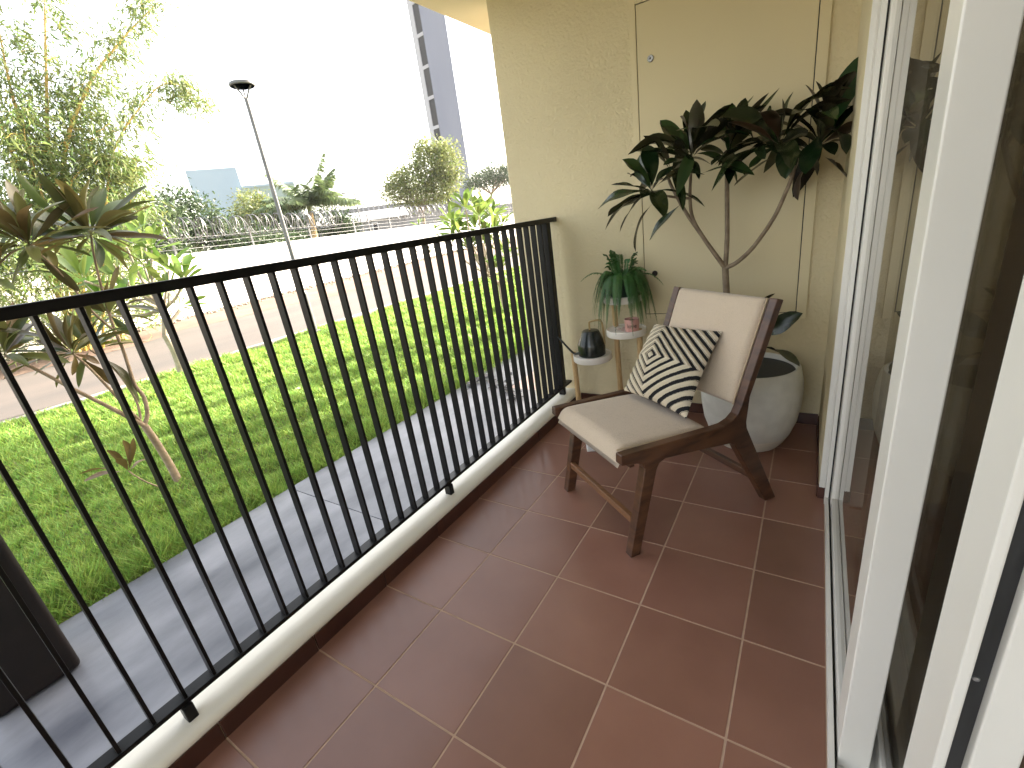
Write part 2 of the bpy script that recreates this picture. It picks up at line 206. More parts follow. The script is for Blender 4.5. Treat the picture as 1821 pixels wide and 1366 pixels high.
def raw(name, verts, faces, material, parent=None, smooth=False):
    """numpy mesh, quads or triangles"""
    o = Vector((0, 0, 0)); q = parent
    while q: o = o+q.location; q = q.parent
    v = np.asarray(verts, dtype=np.float32)-np.array(o, dtype=np.float32); f = np.asarray(faces, dtype=np.int32)
    me = bpy.data.meshes.new(name); me.vertices.add(len(v)); me.vertices.foreach_set('co', v.ravel())
    k = f.shape[1]; me.loops.add(f.size); me.loops.foreach_set('vertex_index', f.ravel())
    me.polygons.add(len(f)); me.polygons.foreach_set('loop_start', np.arange(0, f.size, k, dtype=np.int32))
    try: me.polygons.foreach_set('loop_total', np.full(len(f), k, dtype=np.int32))
    except Exception: pass
    if smooth: me.polygons.foreach_set('use_smooth', np.ones(len(f), dtype=bool))
    me.update(calc_edges=True); me.validate()
    if material: me.materials.append(material)
    ob = bpy.data.objects.new(name, me); COL.objects.link(ob)
    if parent: ob.parent = parent
    return ob
def tag(o, label=None, cat=None, group=None, kind=None):
    if label: o['label'] = label
    if cat: o['category'] = cat
    if group: o['group'] = group
    if kind: o['kind'] = kind
    return o
def thing(name, loc, label, cat, group=None):
    o = bpy.data.objects.new(name, None); o.empty_display_size = .1; COL.objects.link(o); o.location = loc
    return tag(o, label, cat, group)
def smoothpath(pts, n=6):
    """Catmull-Rom through the points"""
    P = [Vector(p) for p in pts]; out = []
    for i in range(len(P)-1):
        p0 = P[max(i-1, 0)]; p1 = P[i]; p2 = P[i+1]; p3 = P[min(i+2, len(P)-1)]
        for k in range(n):
            t = k/n
            out.append(0.5*((2*p1)+(p2-p0)*t+(2*p0-5*p1+4*p2-p3)*t*t+(3*p1-p0-3*p2+p3)*t**3))
    out.append(P[-1]); return out
def leaf(base, tip, width, material, parent, name='leaf', arch=.07, fold=.28, wave=.05, up=None, petiole=.10, peak=.58, nseg=12, twist=None, droop=0):
    """one leaf blade from base to tip, folded along its midrib, arched, with wavy edges"""
    b = Vector(base); t = Vector(tip); a = t-b; Ln = a.length; a.normalize()
    u = up if up is not None else Vector((random.gauss(0, .35), random.gauss(0, .35), 1))
    n = (u-a*u.dot(a))
    if n.length < .05: n = a.orthogonal()
    n.normalize()
    tw = random.uniform(-.5, .5) if twist is None else twist
    sd = a.cross(n); vs = []; fs = []; ph = random.uniform(0, 6); fr = random.uniform(7, 11)
    for i in range(nseg+1):
        s = i/nseg
        c = b+a*(Ln*s)+n*(arch*Ln*math.sin(math.pi*s))-Vector((0, 0, droop*Ln*s**2.5))
        if s < petiole: wd = .035
        else:
            q = (s-petiole)/(1-petiole)
            wd = max(.035*(1-q), math.sin(math.pi*q**(math.log(.5)/math.log(peak)))**.7)
        h = width*.5*wd; an = tw*s
        s2 = sd*math.cos(an)+n*math.sin(an); n2 = n*math.cos(an)-sd*math.sin(an)
        for j, e in enumerate((-1, -.5, 0, .5, 1)):
            w2 = wave*width*math.sin(fr*s+ph+(1.3 if e > 0 else 0))*abs(e)*min(1, wd*1.5)
            vs.append(c+s2*(h*e)+n2*(abs(e)*h*fold+w2))
    for i in range(nseg):
        for j in range(4):
            fs.append((i*5+j, i*5+j+1, (i+1)*5+j+1, (i+1)*5+j))
    o = Vector((0, 0, 0)); q = parent
    while q: o = o+q.location; q = q.parent
    me = bpy.data.meshes.new(name); me.from_pydata([tuple(p-o) for p in vs], [], fs); me.materials.append(material)
    for p in me.polygons: p.use_smooth = True
    ob = bpy.data.objects.new(name, me); COL.objects.link(ob); ob.parent = parent
    return ob
def blades(cent, dirs, norms, L, W, sag=.12):
    """many small leaves: two-triangle kites. arrays (n,3),(n,3),(n,3),(n),(n) -> verts, quads"""
    d = dirs/np.linalg.norm(dirs, axis=1, keepdims=True)
    s = np.cross(d, norms); s /= np.linalg.norm(s, axis=1, keepdims=True)+1e-9
    nn = np.cross(s, d)
    L = L[:, None]; W = W[:, None]
    v0 = cent; v1 = cent+d*L*.45+s*W*.5+nn*L*sag*.5; v2 = cent+d*L-nn*L*sag; v3 = cent+d*L*.45-s*W*.5+nn*L*sag*.5
    v = np.stack([v0, v1, v2, v3], 1).reshape(-1, 3); f = np.arange(len(v)).reshape(-1, 4)
    return v, f
def rand_dirs(n):
    v = RNG.normal(size=(n, 3)); return v/np.linalg.norm(v, axis=1, keepdims=True)
def crown_blobs(blobs, n, L, W, up=.3, shell=.55, droop=0):
    """leaves in clumps: blobs = [(x,y,z,rx,ry,rz)], n leaves altogether, in twig clusters"""
    B = np.array(blobs, dtype=float); vol = (B[:, 3]*B[:, 4]*B[:, 5])**.67; idx = RNG.choice(len(B), size=max(1, n//14), p=vol/vol.sum())
    d = rand_dirs(len(idx)); rr = (shell+(1-shell)*RNG.random(len(idx)))[:, None]*(1+.12*RNG.normal(size=len(idx)))[:, None]
    tw = B[idx, :3]+d*B[idx, 3:]*rr
    c = np.repeat(tw, 14, axis=0)+RNG.normal(size=(len(tw)*14, 3))*(L*1.15)
    out = np.repeat(d, 14, axis=0)
    dr = out*.6+RNG.normal(size=c.shape)*.7; dr[:, 2] += -droop
    nm = RNG.normal(size=c.shape)*.6; nm[:, 2] += up+.4
    m = len(c); return blades(c, dr, nm, L*(.6+.8*RNG.random(m)), W*(.6+.8*RNG.random(m)))


# ------------------------------------------------------------------ palette
m_tile = mat('tile', (.195, .090, .062), (.280, .140, .100), rough=.28, scale=4.0, detail=5, bump=0, bscale=220, bdist=.0008, rand=.13, spec=.5, contrast=(.1, .9))
m_grout = mat('grout', (.50, .34, .24), (.42, .29, .20), rough=.9, scale=30)
m_skirt = mat('skirting tile', (.055, .022, .016), (.085, .036, .026), rough=.33, scale=5, bump=.08, bscale=200, bdist=.0006, rand=.08)
m_stucco = mat('stucco', (.565, .485, .315), (.600, .520, .340), rough=.75, scale=1.6, bump=.85, bscale=70, bdist=.008, bdetail=2.5, coord='Object', spec=.3)
m_smooth = mat('smooth cream paint', (.575, .492, .310), (.595, .510, .322), rough=.55, scale=2, bump=.12, bscale=160, bdist=.001, spec=.4)
m_ledge = mat('ledge paint', (.80, .76, .66), (.84, .80, .70), rough=.55, scale=5, bump=.2, bscale=40, bdist=.002)
m_soffit = mat('soffit paint', (.74, .66, .46), (.77, .69, .49), rough=.8, scale=3, bump=.15, bscale=80, bdist=.002)
m_black = mat('black metal', (.006, .006, .0065), (.010, .0095, .0095), rough=.42, scale=14, bump=.12, bscale=320, bdist=.0005, spec=.22)
m_pillar = mat('dark brown paint', (.008, .0055, .005), (.015, .010, .009), rough=.55, scale=3, bump=.4, bscale=70, bdist=.002, spec=.25)
m_upvc = mat('white upvc', (.70, .68, .64), (.67, .65, .605), rough=.32, scale=3, spec=.5)
m_gasket_shade = mat('gasket', (.012, .012, .013), (.03, .03, .032), rough=.6, scale=40, stretch=(1, 1, .1))  # gaskets and seals; also the painted shade in the duct door gap
m_slab = mat('slate slab', (.065, .070, .088), (.205, .212, .24), rough=.42, scale=3.2, detail=10, bump=.25, bscale=28, bdist=.003, rand=.07, rough_var=.10, stretch=(1.6, .7, 1), contrast=(.3, .75))
m_joint = mat('slab joint', (.16, .155, .15), rough=.9)
m_pink = mat('pink paving', (.42, .30, .27), (.50, .38, .34), rough=.7, scale=7)
m_soil = mat('lawn soil', (.085, .11, .025), (.14, .17, .04), rough=.95, scale=9, bump=.5, bscale=40, bdist=.01)
m_dirt = mat('red dirt', (.082, .045, .030), (.125, .078, .054), rough=.95, scale=1.1, detail=9, bump=.4, bscale=12, bdist=.02)
m_land = mat('far ground', (.22, .17, .11), (.16, .17, .07), rough=.95, scale=.12)
m_road = mat('worn asphalt', (.042, .037, .035), (.070, .056, .049), rough=.88, scale=.55, detail=10, bump=.3, bscale=60, bdist=.004, stretch=(1.6, .45, 1), contrast=(.3, .7))
m_kerb = mat('kerb concrete', (.24, .225, .20), (.32, .30, .265), rough=.85, scale=6, rand=.08)
m_limewash = mat('white wall paint', (.80, .78, .75), (.74, .71, .67), rough=.8, scale=.9, bump=.2, bscale=12, bdist=.01)
m_stone = mat('rubble stone', (.17, .14, .105), (.26, .22, .18), rough=.9, scale=6, rand=.25, island=True)
m_wire = mat('galvanised wire', (.17, .17, .175), rough=.45, metal=.6)
m_grey = mat('grey steel', (.085, .085, .09), (.12, .12, .12), rough=.45, scale=5)
m_grass = leaf_mat('grass blade', (.195, .322, .058), (.185, .30, .062), (.32, .37, .085), rough=.55, trans=.40, rand=.42, island=True, hue=.03, spec=.3)

# ------------------------------------------------------------------ the balcony floor
ZG = -0.20
b = MB(); b.box(-.08, 1.62, -2.75, 2.14, -.26, .0001)
floor = tag(b.build('floor', m_grout), kind='structure')
xs = [.022, .3, .6, .9, 1.2, 1.401]
tile_me = {}
G2 = .0027
for i in range(5):
    for j in range(-9, 7):
        x0, x1 = xs[i]+G2, xs[i+1]-G2; y0, y1 = j*.3+G2, (j+1)*.3-G2
        if i == 4 and y0 > 1.36: x1 = 1.375
        wx, wy = round(x1-x0, 4), round(y1-y0, 4)
        if (wx, wy) not in tile_me:
            mb = MB(); mb.box(-wx/2, wx/2, -wy/2, wy/2, -.006, .0014)
            o = mb.build('tile', m_tile, bevel=.0009, bseg=2); tile_me[(wx, wy)] = o
        else:
            o = tile_me[(wx, wy)].copy(); COL.objects.link(o)
        o.location = ((x0+x1)/2, (y0+y1)/2, random.uniform(-.0003, .0003)); o.parent = floor
# kerb with its skirting of cut tiles
b = MB(); prof = [(.022, -.02), (.022, .060), (.0245, .063), (.026, .072), (.020, .083), (.008, .088), (-.110, .088), (-.125, .084), (-.13, .075), (-.13, -.30), (.0, -.30)]
b.prism(prof, -2.7, 2.109, lambda q: (q[1], q[0], q[2]))
kerb = tag(b.build('ledge', m_ledge, smooth=True), kind='structure')
sk = None
for j in range(-9, 7):
    if sk is None:
        mb = MB(); mb.box(-.006, .006, -.1485, .1485, -.031, .031); sk = mb.build('skirting_tile', m_skirt, bevel=.001); o = sk
    else: o = sk.copy(); COL.objects.link(o)
    o.location = (.0235, j*.3+.15, .0318); o.parent = kerb

# ------------------------------------------------------------------ end wall, return wall, ceiling
ew = thing('end_wall', (.5, 2.11, 0), 'cream textured stucco wall closing the far end of the balcony', 'wall')
b = MB(); b.box(-.335, 1.75, 2.11, 2.32, -.28, 2.398); b.build('plaster', m_stucco, ew, smooth=True, bevel=.014, bseg=4)
for k, (x0, x1) in enumerate([(.032, .298), (.302, .598), (.602, .898), (.902, 1.198), (1.202, 1.374)]):
    b = MB(); b.box(x0, x1, 2.101, 2.1085, .001, .062); b.build('skirting_tile', m_skirt, ew, bevel=.001)
rw = thing('return_wall', (1.46, 1.75, 0), 'narrow cream wall pier between the end wall and the sliding door', 'wall')
b = MB(); b.box(1.377, 1.75, 1.4175, 2.1095, .058, 2.398); b.build('plaster', m_stucco, rw, smooth=True, bevel=.004)
b = MB(); b.box(1.3765, 1.3995, 1.412, 1.419, .0015, .057); b.build('skirting_tile', m_skirt, rw, bevel=.001)
b = MB(); b.box(1.372, 1.3785, 1.4195, 2.100, .0015, .057); b.build('skirting_tile', m_skirt, rw, bevel=.001)
b = MB(); b.box(-.648, 4.6, -1.9, 5.6, 2.40, 2.62)
tag(b.build('ceiling', m_soffit, bevel=.004), kind='structure')
fw = MB(); fw.box(1.40, 1.75, -1.9, -1.0, .0, 2.398)
tag(fw.build('facade_wall', m_smooth), 'cream wall beside the sliding door opening', 'wall')
# the room behind the glass
m_room = mat('room paint', (.34, .25, .16), (.38, .28, .18), rough=.8, scale=1)
m_rfloor = mat('room floor', (.12, .08, .055), (.16, .11, .08), rough=.35, scale=2)
b = MB(); b.box(1.62, 4.6, -2.75, 2.10, -.26, -.004); tag(b.build('room_floor', m_rfloor), kind='structure')
b = MB(); b.box(4.6, 4.75, -2.75, 2.4, -.26, 2.62); b.box(1.752, 4.6, 1.8, 2.0, -.003, 2.398)
tag(b.build('room_wall', m_room), kind='structure')
# duct door set flush in the end wall
dd = thing('duct_door', (.87, 2.11, .6), 'tall flush cream duct door with two round locks in the end wall', 'door')
b = MB(); x0, x1, z0, z1 = .497, 1.236, .606, 2.088
b.box(x0-.006, x1+.006, 2.1078, 2.1098, z0-.006, z1+.006); b.build('gap_shade', m_gasket_shade, dd)  # dark plate stands in for the shade in the gap round the leaf
b = MB(); fwid = .034
b.box(x0-fwid, x0-.004, 2.1005, 2.1105, z0-fwid, z1+fwid); b.box(x1+.004, x1+fwid+.012, 2.1005, 2.1105, z0-fwid, z1+fwid)
b.box(x0-.004, x1+.004, 2.1005, 2.1105, z0-fwid, z0-.004); b.box(x0-.004, x1+.004, 2.1005, 2.1105, z1+.004, z1+fwid)
b.build('frame', m_smooth, dd, bevel=.002)
b = MB(); b.box(x0-.0005, x1, 2.1015, 2.1077, z0, z1); b.build('door_leaf', m_smooth, dd, bevel=.0012)
m_lock = mat('lock metal', (.42, .42, .43), (.20, .20, .21), rough=.3, metal=.9, scale=120)
m_lock2 = mat('dark lock', (.05, .035, .03), rough=.3, metal=.5)
for (lx, lz, mm) in [(.560, 1.857, m_lock), (.552, .834, m_lock2)]:
    T = lambda p, lx=lx, lz=lz: (lx+p[0], 2.1013-p[2], lz+p[1])
    b = MB(); b.lathe([(.0155, 0), (.0155, .003), (.013, .0055), (.004, .0055), (0, .0055)], 0, 0, 24, 0, T); lk = b.build('lock', mm, dd, smooth=True)
    b = MB(); b.lathe([(.0045, .0056), (.0045, .0066), (0, .0066)], 0, 0, 12, 0, T); b.build('keyhole', m_gasket_shade, lk)

# ------------------------------------------------------------------ sliding door
def glass_mat():
    m, t, N, L, P = M_new('door glass')
    P.inputs['Base Color'].default_value = (.02, .02, .02, 1)
    fr = N.new('ShaderNodeFresnel'); fr.inputs[0].default_value = 1.75
    gl = N.new('ShaderNodeBsdfGlossy'); gl.inputs['Roughness'].default_value = .0; gl.inputs[0].default_value = (.95, .95, .95, 1)
    tr = N.new('ShaderNodeBsdfTransparent'); tr.inputs[0].default_value = (.62, .60, .56, 1)
    mx = N.new('ShaderNodeMixShader'); ge = N.new('ShaderNodeNewGeometry'); iv = N.new('ShaderNodeMath'); iv.operation = 'SUBTRACT'; iv.inputs[0].default_value = 1; L.new(ge.outputs['Backfacing'], iv.inputs[1]); ml = N.new('ShaderNodeMath'); ml.operation = 'MULTIPLY'; L.new(iv.outputs[0], ml.inputs[0]); L.new(fr.outputs[0], ml.inputs[1]); L.new(ml.outputs[0], mx.inputs[0]); L.new(tr.outputs[0], mx.inputs[1]); L.new(gl.outputs[0], mx.inputs[2])
    L.new(mx.outputs[0], N['Material Output'].inputs[0]); return m
m_glass = glass_mat()
sd = thing('sliding_door', (1.45, .5, 0), 'white framed sliding glass door along the inner side of the balcony', 'door')
b = MB()
b.box(1.4005, 1.4115, -1.0, 1.374, .0013, .034); b.box(1.4115, 1.62, -1.0, 1.374, .0013, .0042)
b.box(1.3985, 1.4115, 1.374, 1.404, .0013, 2.397); b.box(1.3785, 1.4115, 1.4042, 1.4165, .058, 2.397); b.box(1.390, 1.3945, 1.4022, 1.4042, .058, 2.397); b.box(1.4115, 1.62, 1.392, 1.4165, .0013, 2.397)
b.box(1.4005, 1.62, -1.0, 1.374, 2.31, 2.397); b.box(1.4005, 1.62, -1.04, -1.0, .0013, 2.397)
b.build('frame', m_upvc, sd, bevel=.0015)
b = MB(); b.box(1.4120, 1.4165, -1.0, 1.392, .0044, .018); b.box(1.4118, 1.4168, 1.3905, 1.3918, .022, 2.30); b.build('gasket', m_gasket_shade, sd)
def sash(x0, x1, ya, yb, sw0, sw1, nm='sash'):
    m = MB(); z0, z1 = .0045, 2.305; rl = .062
    m.box(x0, x1, ya, ya+sw0, z0, z1); m.box(x0, x1, yb-sw1, yb, z0, z1)
    m.box(x0+.001, x1-.001, ya+sw0, yb-sw1, z0, z0+rl); m.box(x0+.001, x1-.001, ya+sw0, yb-sw1, z1-rl, z1)
    s_ = m.build(nm, m_upvc, sd, bevel=.003, bseg=3)
    xm = x0+.014
    m = MB(); m.box(xm-.003, xm+.003, ya+sw0-.004, yb-sw1+.004, z0+rl-.004, z1-rl+.004); m.build('pane', m_glass, s_)
    m = MB()
    for (a0, a1, c0, c1) in [(ya+sw0, ya+sw0+.004, z0+rl, z1-rl), (yb-sw1-.004, yb-sw1, z0+rl, z1-rl)]:
        m.box(xm-.0055, xm+.0055, a0, a1, c0, c1)
    m.build('glazing_bead', m_upvc, s_); return s_
sA = sash(1.4172, 1.472, .350, 1.389, .094, .062)
sB = sash(1.4855, 1.4985, .112, 1.10, .108, .07)
b = MB(); b.box(1.4987, 1.517, .125, .20, .024, 2.3); b.build('brush_seal', m_gasket_shade, sd)
b = MB(); b.lathe([(.004, 0), (.0035, .002), (0, .003)], 0, 0, 12, 0, lambda p: (1.506+p[0], .1245-p[2], .60+p[1])); b.build('screw', m_lock, sd, smooth=True)
sC = sash(1.5172, 1.56, .108, 1.0, .09, .07)

# ------------------------------------------------------------------ railing
rl = thing('balcony_railing', (-.05, 1.0, .088), 'black flat bar metal railing along the open side of the balcony', 'railing')
XR = -.05
b = MB(); b.box(XR-.024, XR+.024, -2.7, 2.104, 1.177, 1.203); b.build('handrail', m_black, rl, bevel=.002)
b = MB(); b.box(XR-.022, XR+.022, -2.7, 2.104, .137, .151); b.build('bottom_rail', m_black, rl, bevel=.0015)
bar = None
for k in range(-32, 30):
    y = -.2487+k*.0748
    if bar is None:
        b = MB(); b.box(-.016, .016, -.0043, .0043, -.5145, .5145); o = bar = b.build('bar', m_black, rl, bevel=.0012)
        for vtx in bar.data.vertices: vtx.co += Vector(rl.location)
        o.location = (0, 0, 0)
    else:
        o = bar.copy(); COL.objects.link(o); o.parent = rl
    o.location = (XR-rl.location.x, y-rl.location.y, .664-rl.location.z)
b = MB(); b.box(XR-.0235, XR+.0235, 1.972, 2.018, .1512, 1.1768); b.build('post', m_black, rl, bevel=.002)
b = MB(); b.box(XR-.02, XR+.02, 1.982, 2.008, .0885, .1368); b.build('foot', m_black, rl, bevel=.002)
for y in (-1.45, -.331, .784):
    b = MB(); b.box(XR-.006, XR+.030, y-.013, y+.013, .072, .1368); b.build('foot', m_black, rl, bevel=.004, bseg=3)

# ------------------------------------------------------------------ dark pillar on the walkway
b = MB(); b.box(-1.32, -1.035, -.66, -.405, ZG+.002, 6.0)
pl = tag(b.build('pillar', m_pillar, smooth=True, bevel=.022, bseg=4), 'dark brown square pillar standing on the grey walkway outside the railing', 'pillar')

# ------------------------------------------------------------------ ground, lawn, road
b = MB(); b.add([(-420, -300, -.31), (160, -300, -.31), (160, 420, -.31), (-420, 420, -.31)], [(0, 1, 2, 3)])
tag(b.build('ground', m_land), kind='structure')
b = MB(); b.box(-1.45, -.13, -6, 2.665, ZG-.10, ZG-.006); walk = tag(b.build('walkway', m_joint), kind='structure')
ys = [-6+.0, -4.84, -2.94, -1.14, .765, 2.66]
for k in range(len(ys)-1):
    b = MB(); b.box(-1.448, -.133, ys[k]+.0015, ys[k+1]-.0015, ZG-.02, ZG); b.build('paving_slab', m_slab, walk, bevel=.002)
b = MB(); b.box(-1.75, -.95, 2.675, 9.0, ZG-.10, ZG-.012); tag(b.build('side_path', m_slab), kind='structure')
b = MB(); b.box(-.949, 1.9, 2.675, 9.0, ZG-.10, ZG-.008); tag(b.build('pink_path', m_pink), kind='structure')
def hgt(x, y):
    return (ZG-.012+.018*np.sin(x*1.9+.6*y)+.014*np.sin(2.7*y-1.1*x+1)+.010*np.sin(5.1*x+3.3*y)+.006*np.sin(9.7*x-7.1*y+2)
            + .02*np.exp(-((x+2.0)/.5)**2)+.024*np.sin(13.1*x+2*np.sin(4.3*y))*np.sin(11.7*y+2*np.sin(5.2*x)))
LX0, LX1, LY0, LY1 = -6.44, -1.452, -5.0, 15.0
nx, ny = 90, 240
gx, gy = np.meshgrid(np.linspace(LX0, LX1, nx), np.linspace(LY0, LY1, ny)); gz = hgt(gx, gy)-.008
gv = np.stack([gx, gy, gz], -1).reshape(-1, 3); ii = np.arange(nx*ny).reshape(ny, nx)
gf = np.stack([ii[:-1, :-1], ii[:-1, 1:], ii[1:, 1:], ii[1:, :-1]], -1).reshape(-1, 4)
tag(raw('lawn', gv, gf, m_soil, smooth=True), kind='structure')
# grass blades, denser near the balcony
n = 900000
px = LX0+(LX1-LX0)*RNG.random(n); py = -2.2+14*RNG.random(n); dd2 = np.hypot(px-1.29, py+.5)
keep = RNG.random(n) < np.clip((2.9/dd2)**1.55, 0, 1); px, py, dd2 = px[keep], py[keep], dd2[keep]
# tufty patches: noise from a few sines decides blade height
tf = .5+.5*np.sin(px*7.3+3*np.sin(py*2.9))*np.sin(py*6.1+2*np.sin(px*3.7)); edge = np.exp(-((px+1.62)/.16)**2)
hh = (.020+.030*tf+.055*edge*(.2+.8*tf))*(.6+.8*RNG.random(len(px)))*np.clip(dd2/3.2, 1, 1.5)
wd = .0032*np.clip(dd2/2.6, 1, 4); an = RNG.random(len(px))*6.283; ln = .4+.7*RNG.random(len(px)); la = RNG.random(len(px))*6.283+1.5*np.sin(px*3)*np.cos(py*2)
pz = hgt(px, py)-.008
P0 = np.stack([px-np.cos(an)*wd, py-np.sin(an)*wd, pz], 1); P1 = np.stack([px+np.cos(an)*wd, py+np.sin(an)*wd, pz], 1)
P2 = np.stack([px+np.cos(la)*hh*ln, py+np.sin(la)*hh*ln, pz+hh], 1)
vv = np.stack([P0, P1, P2], 1).reshape(-1, 3)
tag(raw('grass', vv, np.arange(len(vv)).reshape(-1, 3), m_grass), kind='stuff')
# kerb stones along the road
kb = MB(); kb.box(-6.56, -6.45, -8, 40, -.30, ZG-.03); kerbline = tag(kb.build('kerb', m_joint), kind='structure')
ks = None
for k in range(-6, 26):
    if ks is None:
        mb = MB(); mb.box(-.062, .062, -.497, .497, -.07, .035); ks = mb.build('kerb_stone', m_kerb, bevel=.01); o = ks
    else: o = ks.copy(); COL.objects.link(o)
    o.location = (-6.505+random.uniform(-.006, .006), k*1.0+.5, ZG-.012+random.uniform(-.006, .006)); o.parent = kerbline
b = MB(); b.add([(-11.6, -60, ZG-.05), (-6.55, -60, ZG-.05), (-6.55, 90, ZG-.05), (-12.6, 90, ZG-.05)], [(0, 1, 2, 3)])
tag(b.build('road', m_road), kind='structure')
# dirt verge with a wavering edge lapping over the road
pts0 = []; pts1 = []
for k in range(0, 101):
    y = -40+k*1.2
    pts0.append((-11.3-.012*y+.35*math.sin(y*.9)+.25*math.sin(y*2.3+1)+(1.2 if 9 < y < 14 else 0)*math.sin((y-9)/5*math.pi), y, ZG-.046)); pts1.append((-30, y, ZG-.046))
b = MB(); b.add(pts0+pts1, [(k, k+1, k+102, k+101) for k in range(100)])
tag(b.build('dirt_verge', m_dirt), kind='structure')

# ------------------------------------------------------------------ lounge chair
CO = Vector((.805, .817, .0012)); CX = Vector((.802, -.597, 0)); CY = Vector((.597, .802, 0))
def CT(p): return CO+CX*p[0]+CY*p[1]+Vector((0, 0, p[2]))
m_walnut = wood_mat('walnut', (.042, .017, .009), (.115, .050, .023), rough=.38, axis=(5, 5, 26))
m_walnut2 = wood_mat('light walnut', (.13, .055, .022), (.24, .115, .05), rough=.4, axis=(3, 40, 40))
def fabric_mat(name, c1, c2, sc=420):
    m, t, N, L, P = M_new(name); P.inputs['Roughness'].default_value = .9; P.inputs['Specular IOR Level'].default_value = .2
    P.inputs['Sheen Weight'].default_value = .25
    tc = N.new('ShaderNodeTexCoord'); w1 = N.new('ShaderNodeTexNoise'); w1.inputs['Scale'].default_value = sc; w1.inputs['Detail'].default_value = 2
    mp = N.new('ShaderNodeMapping'); mp.inputs['Scale'].default_value = (1, .25, 1); L.new(tc.outputs['Object'], mp.inputs[0]); L.new(mp.outputs[0], w1.inputs['Vector'])
    w2 = N.new('ShaderNodeTexNoise'); w2.inputs['Scale'].default_value = 14; L.new(tc.outputs['Object'], w2.inputs['Vector'])
    ad = N.new('ShaderNodeMath'); L.new(w1.outputs[0], ad.inputs[0]); sc2 = N.new('ShaderNodeMath'); sc2.operation = 'MULTIPLY_ADD'; L.new(w2.outputs[0], sc2.inputs[0]); sc2.inputs[1].default_value = .3; sc2.inputs[2].default_value = .35; L.new(sc2.outputs[0], ad.inputs[1])
    rp = N.new('ShaderNodeValToRGB'); rp.color_ramp.elements[0].position = .8; rp.color_ramp.elements[1].position = 1.2
    rp.color_ramp.elements[0].color = (*c1, 1); rp.color_ramp.elements[1].color = (*c2, 1); L.new(ad.outputs[0], rp.inputs[0]); L.new(rp.outputs[0], P.inputs['Base Color'])
    b = N.new('ShaderNodeBump'); b.inputs['Strength'].default_value = .35; b.inputs['Distance'].default_value = .0012; L.new(w1.outputs[0], b.inputs['Height']); L.new(b.outputs[0], P.inputs['Normal'])
    return m
m_linen = fabric_mat('beige linen', (.48, .385, .29), (.56, .455, .35))
m_piping = mat('piping', (.47, .36, .24), rough=.8)
ch = thing('lounge_chair', CO, 'low walnut lounge chair with beige linen seat and back cushions', 'chair')
rail = [(-.034, .434), (-.036, .396), (.045, .380)]
def arc(c, r, a0, a1, n=6): return [(c[0]+r*math.cos(R(a0+(a1-a0)*i/n)), c[1]+r*math.sin(R(a0+(a1-a0)*i/n))) for i in range(n+1)]
side = ([(-.034, .434), (-.036, .397), (.030, .384), (.050, .374), (.058, .352), (-.020, .0), (.022, .0), (.108, .335), (.120, .356), (.145, .366), (.289, .350), (.440, .331), (.462, .318), (.640, .0), (.694, .0),
         (.520, .372), (.516, .400), (.528, .50), (.664, .832), (.634, .842), (.486, .470), (.470, .442), (.445, .424), (.410, .414), (.361, .415)])
for nm, a0, a1 in (('side_frame', -.018, .018), ('side_frame', -.518, -.482)):
    b = MB(); b.prism(side, a0, a1, CT); b.build(nm, m_walnut, ch, bevel=.004, bseg=3)
b = MB(); b.box(-.482, -.018, -.012, .010, .122, .150, lambda p: CT((p[0], p[1]+.022, p[2]))); b.build('stretcher', m_walnut2, ch, bevel=.003)
b = MB(); b.box(-.482, -.018, .585, .607, .108, .138, CT); b.build('stretcher', m_walnut, ch, bevel=.003)
b = MB(); b.box(-.482, -.018, .02, .04, .352, .39, CT); b.box(-.482, -.018, .33, .35, .36, .395, CT); b.build('cross_rail', m_walnut, ch, bevel=.002)
def cushion(name, fn, nu, nv):
    """closed cushion: fn(u,v,side)-> local point"""
    vs = []; fs = []
    for s_ in (1, -1):
        o = len(vs)
        for j in range(nv+1):
            for i in range(nu+1): vs.append(CT(fn(i/nu, j/nv, s_)))
        for j in range(nv):
            for i in range(nu):
                q = (o+j*(nu+1)+i, o+j*(nu+1)+i+1, o+(j+1)*(nu+1)+i+1, o+(j+1)*(nu+1)+i); fs.append(q if s_ > 0 else q[::-1])
    m = MB(); m.add(vs, fs); ob = m.build(name, m_linen, ch)
    bm = bmesh.new(); bm.from_mesh(ob.data); bmesh.ops.remove_doubles(bm, verts=bm.verts, dist=.0004); bmesh.ops.recalc_face_normals(bm, faces=bm.faces)
    for f in bm.faces: f.smooth = True
    bm.to_mesh(ob.data); bm.free(); return ob
def edge(u, p): return (1-abs(2*u-1)**p)**(1/p)
def seat_fn(u, v, s_):
    x = -.480+.460*u; y = -.028+v*.405; top = .440-.035*v*1.0+.012*edge(u, 2)*edge(v, 2.2)
    e = edge(u, 7)*edge(v, 9); th = .026
    zc = .412-.030*v
    drop = -.045*max(0, 1-v/.12)**2
    return (x, y, zc+(top-zc)*e+drop*.55 if s_ > 0 else zc-th*e+drop)
cushion('seat_cushion', seat_fn, 28, 36)
def back_fn(u, v, s_):
    x = -.480+.460*u; y0, z0 = .497, .462; y1, z1 = .640, .838
    y = y0+(y1-y0)*v; z = z0+(z1-z0)*v; n = Vector((0, -.935, .355))
    e = edge(u, 7)*edge(v, 9); t = (.020+.008*edge(u, 2)*edge(v, 2))*e if s_ > 0 else -.024*e
    return (x, y+n.y*t, z+n.z*t)
cushion('back_cushion', back_fn, 28, 36)
b = MB(); b.tube([CT((-.0205, -.026+.405*k/14, .4385-.0365*k/14)) for k in range(15)], .0028, seg=6); b.build('piping', m_piping, ch, smooth=True)
b = MB(); b.tube([CT((-.0205, .484+.145*k/14, .468+.372*k/14)) for k in range(15)], .0028, seg=6); b.build('piping', m_piping, ch, smooth=True)

